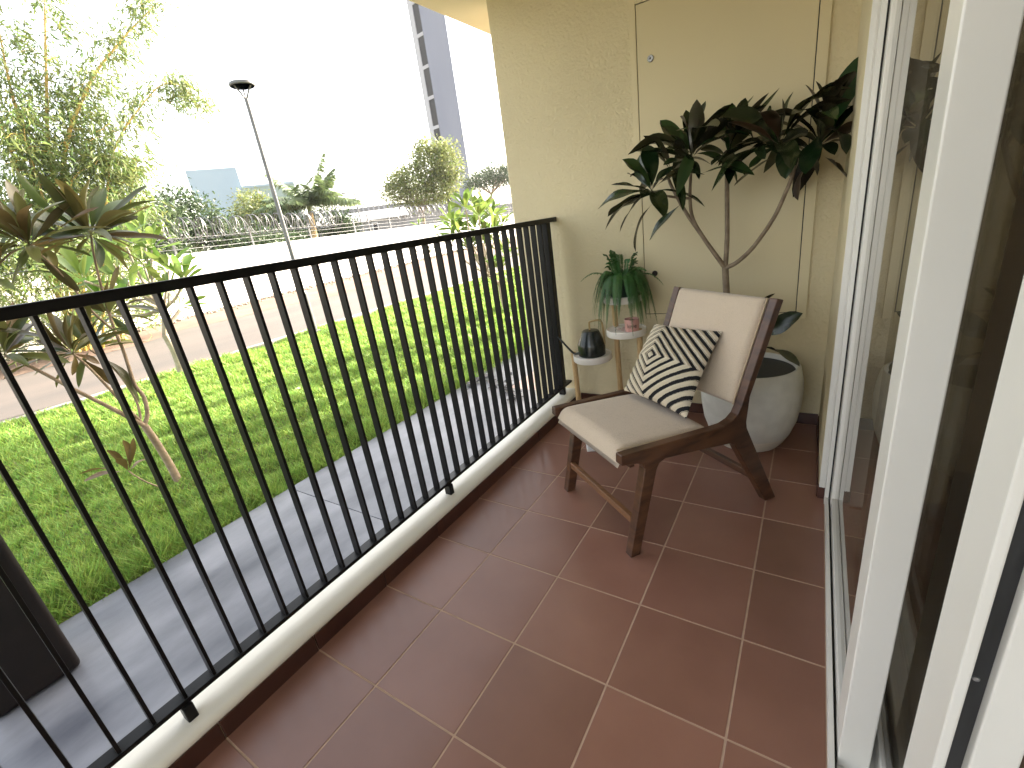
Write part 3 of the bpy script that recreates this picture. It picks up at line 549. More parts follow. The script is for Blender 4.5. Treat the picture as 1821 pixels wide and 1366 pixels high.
# ------------------------------------------------------------------ striped cushion leaning on the chair back
def pillow_mat():
    m, t, N, L, P = M_new('corded stripes'); P.inputs['Roughness'].default_value = .85; P.inputs['Specular IOR Level'].default_value = .25
    uv = N.new('ShaderNodeUVMap'); sp = N.new('ShaderNodeSeparateXYZ'); L.new(uv.outputs[0], sp.inputs[0])
    tc = N.new('ShaderNodeTexCoord'); nz = N.new('ShaderNodeTexNoise'); nz.inputs['Scale'].default_value = 9; nz.inputs['Detail'].default_value = 3; L.new(uv.outputs[0], nz.inputs['Vector'])
    nf = N.new('ShaderNodeTexNoise'); nf.inputs['Scale'].default_value = 150; L.new(uv.outputs[0], nf.inputs['Vector'])
    def mth(op, a, b_=None):
        n_ = N.new('ShaderNodeMath'); n_.operation = op
        for i, q in enumerate((a, b_)):
            if q is None: continue
            if isinstance(q, (int, float)): n_.inputs[i].default_value = q
            else: L.new(q, n_.inputs[i])
        return n_.outputs[0]
    u = mth('ADD', mth('SUBTRACT', sp.outputs[0], .30), mth('MULTIPLY', mth('SUBTRACT', sp.outputs[1], .5), .10))
    v = mth('SUBTRACT', sp.outputs[1], .5)
    du = mth('DIVIDE', mth('ABSOLUTE', u), .62); dv = mth('DIVIDE', mth('ABSOLUTE', v), .46)
    s_ = mth('ADD', mth('ADD', du, dv), mth('MULTIPLY', mth('SUBTRACT', nz.outputs[0], .5), .025))
    s_ = mth('ADD', s_, mth('MULTIPLY', mth('SUBTRACT', nf.outputs[0], .5), .022))
    fr = mth('FRACT', mth('ADD', mth('DIVIDE', s_, .222), .55))
    # black band is wide right of the centre and thin left of it
    wr = N.new('ShaderNodeMapRange'); L.new(u, wr.inputs[0]); wr.inputs[1].default_value = -.04; wr.inputs[2].default_value = .06; wr.inputs[3].default_value = .20; wr.inputs[4].default_value = .42
    band = mth('LESS_THAN', fr, wr.outputs[0])
    l2 = mth('MULTIPLY', mth('GREATER_THAN', fr, mth('ADD', wr.outputs[0], .07)), mth('LESS_THAN', fr, mth('ADD', wr.outputs[0], .13)))
    blk = mth('MAXIMUM', band, l2)
    front = N.new('ShaderNodeMix'); front.data_type = 'RGBA'; L.new(blk, front.inputs[0]); front.inputs[6].default_value = (.62, .54, .41, 1); front.inputs[7].default_value = (.012, .012, .014, 1)
    va = N.new('ShaderNodeMapRange'); L.new(nf.outputs[0], va.inputs[0]); va.inputs[3].default_value = .75; va.inputs[4].default_value = 1.15
    hs = N.new('ShaderNodeHueSaturation'); L.new(front.outputs[2], hs.inputs['Color']); L.new(va.outputs[0], hs.inputs['Value'])
    L.new(hs.outputs[0], P.inputs['Base Color'])
    bp = N.new('ShaderNodeBump'); bp.inputs['Strength'].default_value = .5; bp.inputs['Distance'].default_value = .003; L.new(nf.outputs[0], bp.inputs['Height']); L.new(bp.outputs[0], P.inputs['Normal'])
    return m
m_pillow = pillow_mat(); m_pback = mat('black cloth', (.014, .014, .016), rough=.85)
pc = [Vector(CT(p)) for p in ((-.444, .292, .445), (-.070, .312, .440), (-.548, .548, .680), (-.150, .556, .712))]   # BL BR TL TR
pn = (pc[1]-pc[0]).cross(pc[2]-pc[0]).normalized()
if pn.dot(CAM-pc[0]) < 0: pn = -pn
def prs(u, v):
    uu = u-.30+(v-.5)*.10
    return abs(uu)/.62+abs(v-.5)/.46
def pill(u, v, s_):
    # corners pulled out, sides sucked in
    cu = u+.055*(u-.5)*4*v*(1-v)*-1; cv = v+.055*(v-.5)*4*u*(1-u)*-1
    base = pc[0]*(1-cu)*(1-cv)+pc[1]*cu*(1-cv)+pc[2]*(1-cu)*cv+pc[3]*cu*cv
    e = (max(0, 4*u*(1-u))*max(0, 4*v*(1-v)))**.55
    if s_ > 0:
        fr = (prs(u, v)/.222+.55) % 1.0; wdt = .20 if u < .3 else .42
        cord = .0075*math.sin(math.pi*min(1, max(0, (fr-wdt)/(1-wdt)))) if fr > wdt else -.001
        t = .062*e+cord*min(1, e*4)
    else: t = -.020*e
    return base+pn*t
N_ = 130; vs = []; fs = []; uvs = []
for s_ in (1, -1):
    o = len(vs)
    for j in range(N_+1):
        for i in range(N_+1): vs.append(pill(i/N_, j/N_, s_)); uvs.append((i/N_, j/N_))
    for j in range(N_):
        for i in range(N_):
            q = (o+j*(N_+1)+i, o+j*(N_+1)+i+1, o+(j+1)*(N_+1)+i+1, o+(j+1)*(N_+1)+i); fs.append(q if s_ > 0 else q[::-1])
me = bpy.data.meshes.new('cushion'); me.from_pydata([tuple(p) for p in vs], [], fs); me.materials.append(m_pillow); me.materials.append(m_pback)
ul = me.uv_layers.new(name='UVMap')
for p in me.polygons:
    p.use_smooth = True; p.material_index = 0 if p.index < N_*N_ else 1
    for li in p.loop_indices: ul.data[li].uv = uvs[me.loops[li].vertex_index]
po = bpy.data.objects.new('cushion', me); COL.objects.link(po)
tag(po, 'square cushion with black and cream diamond stripes leaning on the chair back', 'cushion')

# ------------------------------------------------------------------ big potted plant
m_pot = mat('terrazzo pot', (.56, .55, .51), (.63, .62, .575), rough=.7, scale=18, bump=.25, bscale=180, bdist=.0015)
m_potbase = mat('bare pot foot', (.62, .58, .50), (.68, .64, .56), rough=.8, scale=12, stretch=(1, 1, 8), bump=.3, bscale=60)
m_potin = mat('pot inside', (.025, .027, .03), rough=.6)
m_earth = mat('potting soil', (.008, .006, .005), (.018, .013, .010), rough=.95, scale=40, bump=.9, bscale=60, bdist=.01)
m_bark = mat('grey bark', (.145, .105, .068), (.225, .17, .115), rough=.8, scale=30, bump=.5, bscale=90, bdist=.003)
m_lf_in = leaf_mat('indoor leaf', (.015, .034, .010), (.034, .030, .015), (.026, .042, .014), rough=.27, trans=.08, rand=.6, hue=.035)
m_lf_red = leaf_mat('bronze leaf', (.034, .019, .010), (.045, .024, .013), (.04, .022, .012), rough=.34, trans=.12, rand=.4)
PX, PY = 1.075, 1.845
pp = thing('potted_plant', (PX, PY, .001), 'tall leafy plant with glossy dark leaves in a grey pot behind the chair', 'potted plant')
prof = [(.110, 0), (.142, .004), (.162, .03), (.186, .075), (.208, .14), (.221, .22), (.225, .29), (.221, .35), (.210, .402), (.202, .412), (.192, .411), (.188, .39), (.186, .33), (.184, .30)]
b = MB(); b.lathe(prof[3:], PX, PY, 64, .001); pot = b.build('pot', m_pot, pp, smooth=True)
b = MB(); b.lathe(prof[:4], PX, PY, 64, .001); b.build('pot_foot', m_potbase, pot, smooth=True)
b = MB(); b.lathe([(.1885, .388), (.1855, .33), (.1835, .305), (.15, .302), (0, .305)], PX, PY, 48, .0005); b.build('pot_lining', m_potin, pot, smooth=True)
b = MB()
for k in range(140):
    a = random.random()*6.28; q = math.sqrt(random.random())*.165; s_ = random.uniform(.008, .022); cx, cy, cz = PX+q*math.cos(a), PY+q*math.sin(a), .312+random.uniform(-.004, .014)
    b.add([(cx+s_*random.uniform(.6, 1.2)*d[0], cy+s_*random.uniform(.6, 1.2)*d[1], cz+s_*.7*d[2]) for d in ((1, 0, 0), (0, 1, 0), (-1, 0, 0), (0, -1, 0), (0, 0, 1), (0, 0, -1))],
          [(0, 1, 4), (1, 2, 4), (2, 3, 4), (3, 0, 4), (1, 0, 5), (2, 1, 5), (3, 2, 5), (0, 3, 5)])
tag(b.build('soil', m_earth, pp), kind='stuff')
for pts, r0, r1 in IN_STEMS:
    b = MB(); b.tube(smoothpath(pts, 6), r0, r1, 10); b.build('stem', m_bark, pp, smooth=True)
for k, (bs, tp, wd) in enumerate(IN_LEAVES):
    L_ = (Vector(tp)-Vector(bs)).length; red = random.random() < .08
    leaf(bs, tp, min(.085, max(.030, min(.080, .29*L_+.010))*min(1.25, wd)), m_lf_red if red and L_ < .25 else m_lf_in, pp, arch=random.uniform(.02, .12), wave=random.uniform(.03, .09))

for c_, r_, n_ in [((.655, 1.72, 1.262), .24, 7), ((.72, 1.80, 1.33), .21, 5), ((.815, 1.78, 1.385), .27, 9), ((.95, 1.88, 1.385), .26, 9), ((1.06, 1.84, 1.37), .24, 6), ((1.145, 1.80, 1.36), .29, 10), ((1.275, 1.85, 1.38), .30, 11)]:
    for q in range(n_):
        a = q*2.4+random.random()*.6; el = random.uniform(-.75, 1.0); d = Vector((math.cos(a)*math.cos(el), math.sin(a)*math.cos(el), math.sin(el))); L_ = r_*random.uniform(.75, 1.1)
        e_ = Vector(c_)+d*L_; e_.y = min(e_.y, 2.075); e_.x = min(e_.x, 1.365)
        leaf(c_, e_, L_*random.uniform(.22, .29), m_lf_red if random.random() < .06 else m_lf_in, pp, arch=random.uniform(.05, .18), wave=random.uniform(.06, .14), droop=random.uniform(.0, .25))

# ------------------------------------------------------------------ three tier plant stand and what stands on it
m_bamboo = wood_mat('pale wood', (.42, .27, .12), (.55, .38, .19), rough=.45, axis=(8, 8, 20))
m_white = mat('white tray', (.74, .70, .64), (.78, .74, .68), rough=.4, scale=6)
st = thing('plant_stand', (.33, 1.9, .001), 'three tier plant stand of pale wood legs and round white trays', 'plant stand')
def tray(cx, cy, z, r):
    m = MB(); m.lathe([(r*.55, -.004), (r*.97, -.004), (r, 0), (r, .032), (r-.003, .034), (r-.007, .032), (r-.008, .027), (0, .026)], cx, cy, 48, z); m.build('tray', m_white, st, smooth=True)
TA, TB, TC = (.243, 1.865, .395, .112), (.447, 1.885, .545, .108), (.420, 1.935, .722, .108)
for t_ in (TA, TB, TC): tray(*t_)
for (x, y, zt, x2, y2) in [(.128, 1.850, .437, .136, 1.850), (.362, 1.945, .735, .374, 1.945), (.527, 1.862, .580, .533, 1.862), (.30, 1.77, .392, .305, 1.765)][:3]:
    b = MB(); b.tube([(x2, y2, .001), (x, y, zt)], .0155, .0155, 14); b.build('leg', m_bamboo, st, smooth=True)
for (p, q) in [((.137, 1.850, .055), (.373, 1.945, .055)), ((.373, 1.945, .12), (.532, 1.862, .12))]:
    b = MB(); b.tube([p, q], .010, .010, 10); b.build('brace', m_bamboo, st, smooth=True)

# watering can
m_can = mat('dark green enamel', (.005, .009, .007), (.008, .012, .010), rough=.22, scale=6, spec=.6)
m_brass = mat('brass', (.45, .32, .15), rough=.35, metal=.85)
wc = thing('watering_can', (.243, 1.862, .4225), 'dark faceted watering can with brass handle and long thin spout', 'watering can')
cx, cy, cz = .243, 1.862, .4222
b = MB(); b.lathe([(.0, 0), (.074, 0), (.078, .004), (.080, .066), (.078, .072), (.049, .142), (.044, .1445)], cx, cy, 40, cz)
b.build('body', m_can, wc, smooth=True)
b = MB(); b.lathe([(.044, .1435), (.043, .147), (.020, .150), (0, .150)], cx, cy, 24, cz); b.build('lid', m_can, wc, smooth=True)
b = MB(); b.tube(smoothpath([(cx-.055, cy-.05, cz+.022), (cx-.085, cy-.06, cz+.022), (cx-.118, cy-.065, cz+.055), (cx-.165, cy-.07, cz+.112), (cx-.178, cy-.071, cz+.118)], 6), .0072, .0052, 10); b.build('spout', m_can, wc, smooth=True)
b = MB(); b.tube(smoothpath([(cx-.004, cy, cz+.148), (cx-.004, cy, cz+.185), (cx+.004, cy+.001, cz+.197), (cx+.052, cy+.006, cz+.205), (cx+.066, cy+.008, cz+.196), (cx+.074, cy+.009, cz+.160), (cx+.078, cy+.010, cz+.075), (cx+.074, cy+.009, cz+.060)], 6), .0055, .0055, 10); b.build('handle', m_brass, wc, smooth=True)

# little pink pot
m_pink_pot = mat('pink ceramic', (.52, .27, .235), (.57, .30, .26), rough=.45, scale=14)
pk = thing('small_pot', (.492, 1.862, .5715), 'small pink pot printed with the word love on the middle tray', 'pot')
cx, cy, cz = .492, 1.852, .5712
b = MB(); b.lathe([(0, 0), (.034, 0), (.037, .003), (.0395, .066), (.0385, .068), (.036, .066), (.035, .052), (0, .05)], cx, cy, 40, cz); b.build('body', m_pink_pot, pk, smooth=True)
b = MB(); b.lathe([(.0348, .0525), (.02, .058), (0, .056)], cx, cy, 24, cz); b.build('soil', m_earth, pk, smooth=True)
fc = bpy.data.curves.new('word', 'FONT'); fc.body = 'love'; fc.size = .031; fc.align_x = 'CENTER'; fc.align_y = 'CENTER'; fc.offset = .0006
fo = bpy.data.objects.new('word', fc); COL.objects.link(fo); bpy.context.view_layer.update()
fm = bpy.data.meshes.new_from_object(fo.evaluated_get(bpy.context.evaluated_depsgraph_get())); bpy.data.objects.remove(fo)
bm = bmesh.new(); bm.from_mesh(fm); bmesh.ops.subdivide_edges(bm, edges=bm.edges, cuts=1)
a0 = math.atan2(-.501-cy-.25, 1.291-cx+.05)
for v_ in bm.verts:
    rr = .0372+.0023*((v_.co.y+.034)/.068)+.0006; a = a0+v_.co.x/.0385
    v_.co = Vector((cx+rr*math.cos(a), cy+rr*math.sin(a), cz+.034+v_.co.y))
bm.to_mesh(fm); bm.free()
for v_ in fm.vertices: v_.co -= Vector(pk.location)
fm.materials.append(mat('print ink', (.05, .035, .03), rough=.6)); wo = bpy.data.objects.new('printed_word', fm); COL.objects.link(wo); wo.parent = pk
# shells on the middle tray
m_shell = mat('shell', (.58, .47, .40), (.48, .36, .30), rough=.5, scale=60)
for k, (sx, sy, sr) in enumerate([(.415, 1.862, .012), (.440, 1.842, .009), (.432, 1.888, .010)]):
    b = MB(); b.lathe([(0, 0), (sr, .001), (sr*1.05, .004), (sr*.7, .009), (sr*.2, .012), (0, .012)], sx, sy, 9, TB[2]+.0262)
    tag(b.build('shell', m_shell, smooth=True), ['pale shell lying at the left of the middle tray beside the pink pot', 'smallest pale shell lying at the front of the middle tray', 'pale shell lying at the back of the middle tray'][k], 'shell', 'shells on the middle tray')

# fern
m_fern = leaf_mat('fern', (.045, .135, .030), (.055, .13, .04), (.09, .19, .045), rough=.5, trans=.22, rand=.35)
m_fpot = mat('green pot', (.014, .036, .022), (.020, .045, .028), rough=.5, scale=8)
fn = thing('fern', (.42, 1.935, .7483), 'bushy green fern in a dark green pot on the top tray', 'fern')
FX, FY, FZ = .42, 1.935, .7483
b = MB(); b.lathe([(0, 0), (.062, 0), (.066, .006), (.078, .11), (.074, .112), (.068, .10), (0, .098)], FX, FY, 36, FZ); b.build('pot', m_fpot, fn, smooth=True)
def frond(a, L_, rise, drop, name='frond'):
    d = Vector((math.cos(a), math.sin(a), 0)); p0 = Vector((FX, FY, FZ+.10))+d*.03; n_ = 46; P = []
    for i in range(n_+1):
        t = i/n_; p = p0+d*(L_*(t-.30*t*t))+Vector((0, 0, rise*math.sin(min(1, t*1.6)*math.pi*.5)-drop*t**2.2)); p.y = min(p.y, 2.085); P.append(p)
    vs = []; fs = []
    for i in range(1, n_+1):
        t = i/n_; tg = (P[i]-P[i-1]).normalized(); sdv = tg.cross(Vector((0, 0, 1)))
        sdv = sdv.normalized() if sdv.length > .05 else Vector((-d.y, d.x, 0)); up = sdv.cross(tg)
        ll = .021*math.sin(math.pi*min(1, t*.93+.07))**.6; wl = .0028
        for sg in (-1, 1):
            q = P[i-1].lerp(P[i], .5 if sg > 0 else .1); o = len(vs); dr = sdv*sg+tg*.25-up*.15+Vector((0, 0, -.25))+Vector((random.gauss(0, .12), random.gauss(0, .12), random.gauss(0, .12))); dr.normalize()
            vs += [q-tg*wl, q+dr*ll*.5+tg*wl, q+dr*ll, q+dr*ll*.5-tg*wl*1.3]; fs.append((o, o+1, o+2, o+3))
        o = len(vs); vs += [P[i-1]-sdv*.0011, P[i-1]+sdv*.0011, P[i]+sdv*.0009, P[i]-sdv*.0009]; fs.append((o, o+1, o+2, o+3))
    m = MB(); m.v = [tuple(v_) for v_ in vs]; m.f = fs; m.build(name, m_fern, fn)
for k in range(120):
    a = k*2.39996+random.gauss(0, .1); q = random.random()
    if q < .2: frond(a, random.uniform(.05, .12), random.uniform(.07, .13), random.uniform(-.02, .03))
    elif q < .75: frond(a, random.uniform(.15, .21), random.uniform(.04, .08), random.uniform(.16, .26))
    else: frond(a, random.uniform(.16, .22), random.uniform(.04, .07), random.uniform(.24, .36))
frond(R(205), .28, .06, .06); frond(R(20), .27, .03, .10); frond(R(-10), .24, .05, .30); frond(R(330), .23, .07, .03)

# white lantern on the floor
ln_ = thing('lantern', (.36, 1.53, .001), 'small white lantern standing on the floor behind the chair front leg', 'lantern')
m_lan = mat('white painted metal', (.78, .76, .74), rough=.4)
a_ = R(28); LT = lambda p: (.365+math.cos(a_)*p[0]-math.sin(a_)*p[1], 1.535+math.sin(a_)*p[0]+math.cos(a_)*p[1], .0015+p[2])
b = MB(); b.box(-.05, .05, -.05, .05, 0, .010, LT); b.build('base', m_lan, ln_, bevel=.002)
b = MB(); b.box(-.043, .043, -.043, .043, .2405, .252, LT); b.build('top', m_lan, ln_, bevel=.002)
for sx in (-1, 1):
    for sy in (-1, 1):
        b = MB(); b.box(.040*sx-.005, .040*sx+.005, .040*sy-.005, .040*sy+.005, .0102, .2403, LT); b.build('corner_post', m_lan, ln_)

# ------------------------------------------------------------------ plants on the lawn
m_lf_out = leaf_mat('dark lawn leaf', (.066, .080, .020), (.095, .092, .028), (.085, .08, .024), rough=.40, trans=.30, rand=.5, hue=.045)
m_lf_yel = leaf_mat('yellowing leaf', (.22, .20, .02), (.20, .18, .03), (.14, .14, .03), rough=.4, trans=.35, rand=.2)
m_lf_brz = leaf_mat('bronze lawn leaf', (.095, .066, .022), (.115, .082, .028), (.09, .065, .02), rough=.42, trans=.3, rand=.4)
lp = thing('young_tree', (-2.40, .497, ZG), 'young tree with bronze green leaf whorls nearest to the railing on the lawn', 'tree')
m_bark2 = mat('young bark', (.20, .145, .095), (.30, .225, .155), rough=.8, scale=22, bump=.4, bscale=70, bdist=.004)
for k, (pts, r0, r1) in enumerate(OUT_STEMS):
    if k == 0: pts = [(pts[0][0], pts[0][1], ZG-.03)]+list(pts)
    b = MB(); b.tube(smoothpath(pts, 5), r0*.8, r1*.8, 10); b.build('trunk' if k == 0 else 'branch', m_bark2, lp, smooth=True)
for k, (bs, tp, wd) in enumerate(OUT_LEAVES):
    L_ = (Vector(tp)-Vector(bs)).length; q = random.random()
    mm = m_lf_brz if (q < .3 or k >= len(OUT_LEAVES)-7) else m_lf_out
    if k == 56: mm = m_lf_yel
    if k >= len(OUT_LEAVES)-7: tp = tuple(Vector(bs)+(Vector(tp)-Vector(bs))*1.45); wd = wd*1.5
    leaf(bs, tp, max(.04, min(.085, .19*L_))*min(1.25, wd), mm, lp, arch=random.uniform(.0, .12), wave=random.uniform(.03, .10))
for c_, r_, n_ in [((-2.42, .607, 1.477), .44, 24), ((-2.35, .305, 1.451), .44, 24), ((-2.30, .258, .842), .34, 14), ((-2.35, .004, .912), .34, 14), ((-2.50, .384, .82), .32, 9), ((-2.54, .564, 1.0), .34, 12), ((-2.38, .10, 1.30), .36, 14)]:
    for q in range(n_):
        a = q*2.4+random.random()*.6; el = random.uniform(-.35, 1.25); d = Vector((math.cos(a)*math.cos(el), math.sin(a)*math.cos(el), math.sin(el))); L_ = r_*random.uniform(.7, 1.1)
        leaf(c_, Vector(c_)+d*L_, L_*random.uniform(.14, .185), m_lf_brz if random.random() < .3 else m_lf_out, lp, arch=random.uniform(.0, .12), wave=random.uniform(.03, .09))
m_lf_fr = leaf_mat('frangipani leaf', (.120, .200, .030), (.14, .20, .05), (.17, .24, .05), rough=.42, trans=.42, rand=.35, hue=.02)
m_bark3 = mat('frangipani bark', (.24, .20, .155), (.34, .29, .23), rough=.8, scale=14, bump=.4, bscale=50, bdist=.006)
m_petal = mat('white petal', (.80, .78, .68), rough=.6)
def frangipani(name, base, tips, leaflen, nleaf, label, rb, seed, flowers=(), cat='tree', split=.45):
    random.seed(seed)
    t = thing(name, base, label, cat); B = Vector(base); C_ = sum((Vector(p) for p, k in tips), Vector())/len(tips)
    knee = B.lerp(Vector((C_.x, C_.y, C_.z)), split); knee.z = B.z+(C_.z-B.z)*split
    b = MB(); b.tube(smoothpath([B-Vector((0, 0, .05)), B.lerp(knee, .5)+Vector((random.gauss(0, .02), random.gauss(0, .02), 0)), knee], 6), rb, rb*.75, 10); b.build('trunk', m_bark3, t, smooth=True)
    hubs = []
    for k in range(4):
        h = knee.lerp(C_, .35)+Vector((random.gauss(0, .16), random.gauss(0, .16), random.gauss(0, .06))); hubs.append(h)
        b = MB(); b.tube(smoothpath([knee, knee.lerp(h, .5)+Vector((0, 0, .02)), h], 4), rb*.62, rb*.45, 8); b.build('limb', m_bark3, t, smooth=True)
    for k, (p, s_) in enumerate(tips):
        p = Vector(p); h = min(hubs, key=lambda q: (q-p).length)
        mid = h.lerp(p, .55)+Vector((random.gauss(0, .04), random.gauss(0, .04), -.05))
        b = MB(); b.tube(smoothpath([h, mid, p], 5), rb*.42, rb*.26, 7); b.build('twig', m_bark3, t, smooth=True)
        ax = (p-mid).normalized(); ax = (ax+Vector((0, 0, .7))).normalized()
        for q in range(nleaf):
            a = q*2.4+random.random(); e = ax.orthogonal().normalized(); f_ = ax.cross(e)
            el = random.uniform(.15, 1.1); d = (e*math.cos(a)+f_*math.sin(a))*math.cos(el)+ax*math.sin(el); L_ = leaflen*s_*random.uniform(.7, 1.15)
            leaf(p+d*.01, p+d*L_, L_*random.uniform(.19, .26), m_lf_fr, t, arch=random.uniform(-.02, .1), fold=.22, wave=.02, nseg=8, peak=.62)
        if k in flowers:
            m = MB()
            for q in range(7):
                c = p+ax*.07+Vector((random.gauss(0, .05), random.gauss(0, .05), random.gauss(0, .03)))
                for z in range(5):
                    a = z*1.2566+q; e = Vector((math.cos(a), math.sin(a), .35)); s2 = Vector((-math.sin(a), math.cos(a), 0)); m.add([c, c+e*.024+s2*.015, c+e*.046, c+e*.024-s2*.012], [(0, 1, 2, 3)])
            m.build('flower_cluster', m_petal, t)
    return t
frangipani('frangipani', FL_BASE, FL_TIPS, .40, 13, 'bright green frangipani by the kerb behind the young bronze leaved tree', .05, 3, flowers=(4, 12))
frangipani('frangipani', FR_BASE, FR_TIPS+tuple(((p[0]+.12*math.sin(k*2.1), p[1]+.25*math.cos(k*1.7), p[2]-.10), .9) for k, (p, q) in enumerate(FR_TIPS[:9])), .31, 14, 'bright green frangipani near the far end of the railing', .030, 5, flowers=(2,))
frangipani('sapling', TH_BASE, TH_TIPS, .34, 5, 'thin sapling with a few drooping leaves beside the frangipani near the railing end', .022, 8, split=.7)
random.seed(21)

# ------------------------------------------------------------------ street lamp
sp = thing('street_lamp', (-6.22, 4.31, ZG), 'tall black street lamp with a round ring head by the lawn kerb', 'street lamp')
b = MB(); b.tube([(-6.22, 4.31, ZG), (-6.215, 4.30, 3.50)], .040, .030, 16); b.build('pole', m_grey, sp, smooth=True)
b = MB(); b.tube([(-6.22, 4.31, ZG), (-6.22, 4.31, .50)], .062, .062, 16); b.lathe([(.062, 0), (.046, .03)], -6.22, 4.31, 16, .5); b.build('pole_sleeve', m_grey, sp, smooth=True)
b = MB(); b.lathe([(.11, 0), (.11, .025), (.05, .03)], -6.22, 4.31, 20, ZG-.005); b.build('base_plate', m_grey, sp, smooth=True)
b = MB(); b.lathe([(.115, 0), (.170, 0), (.182, .012), (.182, .040), (.165, .052), (.118, .052), (.110, .040), (.110, .010), (.115, 0)], -6.215, 4.30, 40, 3.66); b.build('lamp_head', m_grey, sp, smooth=True)
b = MB(); b.lathe([(.118, 0), (.168, 0)], -6.215, 4.30, 40, 3.6585); b.build('lens', mat('lamp lens', (.80, .80, .78), rough=.3), sp)
for k in range(3):
    a = k*2.094+.5; b = MB(); b.tube([(-6.215, 4.30, 3.47), (-6.215+.06*math.cos(a), 4.30+.06*math.sin(a), 3.57), (-6.215+.135*math.cos(a), 4.30+.135*math.sin(a), 3.668)], .014, .011, 8); b.build('bracket', m_grey, sp, smooth=True)

# ------------------------------------------------------------------ white boundary wall with its wire
def WX(y): return -15.0-.19*(y-6)
bwl = thing('boundary_wall', (WX(10), 10, ZG-.05), 'long white painted boundary wall across the road under coiled razor wire', 'wall')
def wprism(mb, y0, y1, z0, z1, t0, t1):
    mb.add([(WX(y)-t, y, z) for y in (y0, y1) for z in (z0, z1) for t in (t0, t1)], [(0, 1, 3, 2), (4, 6, 7, 5), (0, 4, 5, 1), (2, 3, 7, 6), (0, 2, 6, 4), (1, 5, 7, 3)])
b = MB(); wprism(b, -34, 46, ZG-.1, 1.52, 0, .2); b.build('masonry', m_limewash, bwl)
b = MB(); wprism(b, -34, 46, 1.522, 1.58, -.03, .23); b.build('coping', m_limewash, bwl, bevel=.01)
wr = thing('razor_wire', (WX(10)-.1, 10, 1.58), 'coiled razor wire and straight strands on posts along the white wall top', 'wire')
for k, y in enumerate(np.arange(-2.0, 45, 2.75)):
    b = MB(); x = WX(y)-.1; b.box(x-.03, x+.03, y-.03, y+.03, 1.575, 2.18); b.build('wire_post', m_wire, wr)
for z in (1.72, 1.88, 2.04):
    b = MB(); b.tube([(WX(y)-.1+.034, y, z+.015*math.sin(y*1.3)) for y in np.arange(-4, 46, 2.0)], .0065, .0065, 5); b.build('strand', m_wire, wr)
def coil(y0, y1, hand=1):
    n_ = int((y1-y0)/.30*22); pts = []
    for i in range(n_+1):
        t = i/n_; y = y0+(y1-y0)*t; a = hand*2*math.pi*(y1-y0)/.30*t; r_ = .33+.02*math.sin(y*2.1)
        pts.append((WX(y)-.1+r_*math.cos(a), y+.10*math.sin(a*.5), 2.29+r_*math.sin(a)))
    m = MB(); m.tube(pts, .012, .012, 4); m.build('coil', m_wire, wr)
coil(-3, 13.6); coil(-2.9, 13.5, -1); coil(17.8, 26); coil(17.9, 25.9, -1); coil(28, 40)
n = 900; b = MB()
for k in range(n):
    y = random.uniform(-2, 26); q = abs(random.gauss(0, .5)); x = WX(y)+.08+q; s_ = random.uniform(.03, .10)*(1-.3*min(1, q)); z = ZG-.045+s_*.25
    ds = ((1, 0, 0), (0, 1, 0), (-1, 0, 0), (0, -1, 0), (0, 0, .7), (0, 0, -.5))
    b.add([(x+s_*random.uniform(.6, 1.2)*d[0], y+s_*random.uniform(.6, 1.3)*d[1], z+s_*d[2]) for d in ds], [(0, 1, 4), (1, 2, 4), (2, 3, 4), (3, 0, 4), (1, 0, 5), (2, 1, 5), (3, 2, 5), (0, 3, 5)])
tag(b.build('rubble', m_stone), kind='stuff')

# ------------------------------------------------------------------ bamboo
m_culm = mat('bamboo culm', (.44, .27, .055), (.52, .36, .09), rough=.4, scale=5)
m_bleaf = leaf_mat('bamboo leaf', (.125, .180, .045), (.14, .19, .06), (.26, .26, .08), rough=.5, trans=.45, rand=.45, island=True, hue=.035)
bbm = thing('bamboo_clump', (-12.5, 2.9, ZG), 'tall clump of yellow stemmed bamboo with feathery leaves by the white wall', 'bamboo')
cl_pts = []; cl_dir = []
for k, pts in enumerate(CULMS):
    f_ = Vector(pts[0]); foot = Vector((-12.55+random.gauss(0, .22), 2.75+random.gauss(0, .25)+.1*(f_.y-3), ZG-.06)); P = smoothpath([foot, foot.lerp(f_, .5)]+[Vector(p) for p in pts], 5)
    n_ = len(P); r0 = .052 if k < 5 else .030
    rad = [r0*(1-.86*(i/(n_-1))**1.3)*(1.22 if i % 3 == 0 else 1) for i in range(n_)]
    b = MB(); b.tube(P, r0, r0*.2, 8, radii=rad); b.build('culm', m_culm, bbm, smooth=True)
    for i in range(n_):
        t = i/(n_-1)
        if P[i].z < 1.6: continue
        nb = random.randint(2, 3) if k < 5 else random.randint(2, 3)
        for q in range(nb):
            a = random.random()*6.28; Lb = random.uniform(.35, 1.0)*(1.05-.45*t); d = Vector((math.cos(a)*.8, math.sin(a), random.uniform(.1, .6))).normalized()
            br = [P[i]+d*Lb*s_+Vector((0, 0, -.35*Lb*s_*s_*1.5)) for s_ in (0, .25, .5, .75, 1)]
            cl_pts += br[1:]; cl_dir += [(br[j+1]-br[j]).normalized() for j in range(4)]
            if q == 0:
                m = MB(); m.tube(br, .007, .003, 4, cap=False); m.build('twig', m_culm, bbm)
cp = np.array([tuple(p) for p in cl_pts]); cdv = np.array([tuple(p) for p in cl_dir]); rp_ = 9
c = np.repeat(cp, rp_, 0)+RNG.normal(size=(len(cp)*rp_, 3))*.13; dv = np.repeat(cdv, rp_, 0)*.8+RNG.normal(size=c.shape)*.55; dv[:, 2] -= .55
nm = RNG.normal(size=c.shape)*.6; nm[:, 2] += .8; m_ = len(c)
v1, f1 = blades(c, dv, nm, .20*(.6+.7*RNG.random(m_)), .030*(.7+.6*RNG.random(m_)))
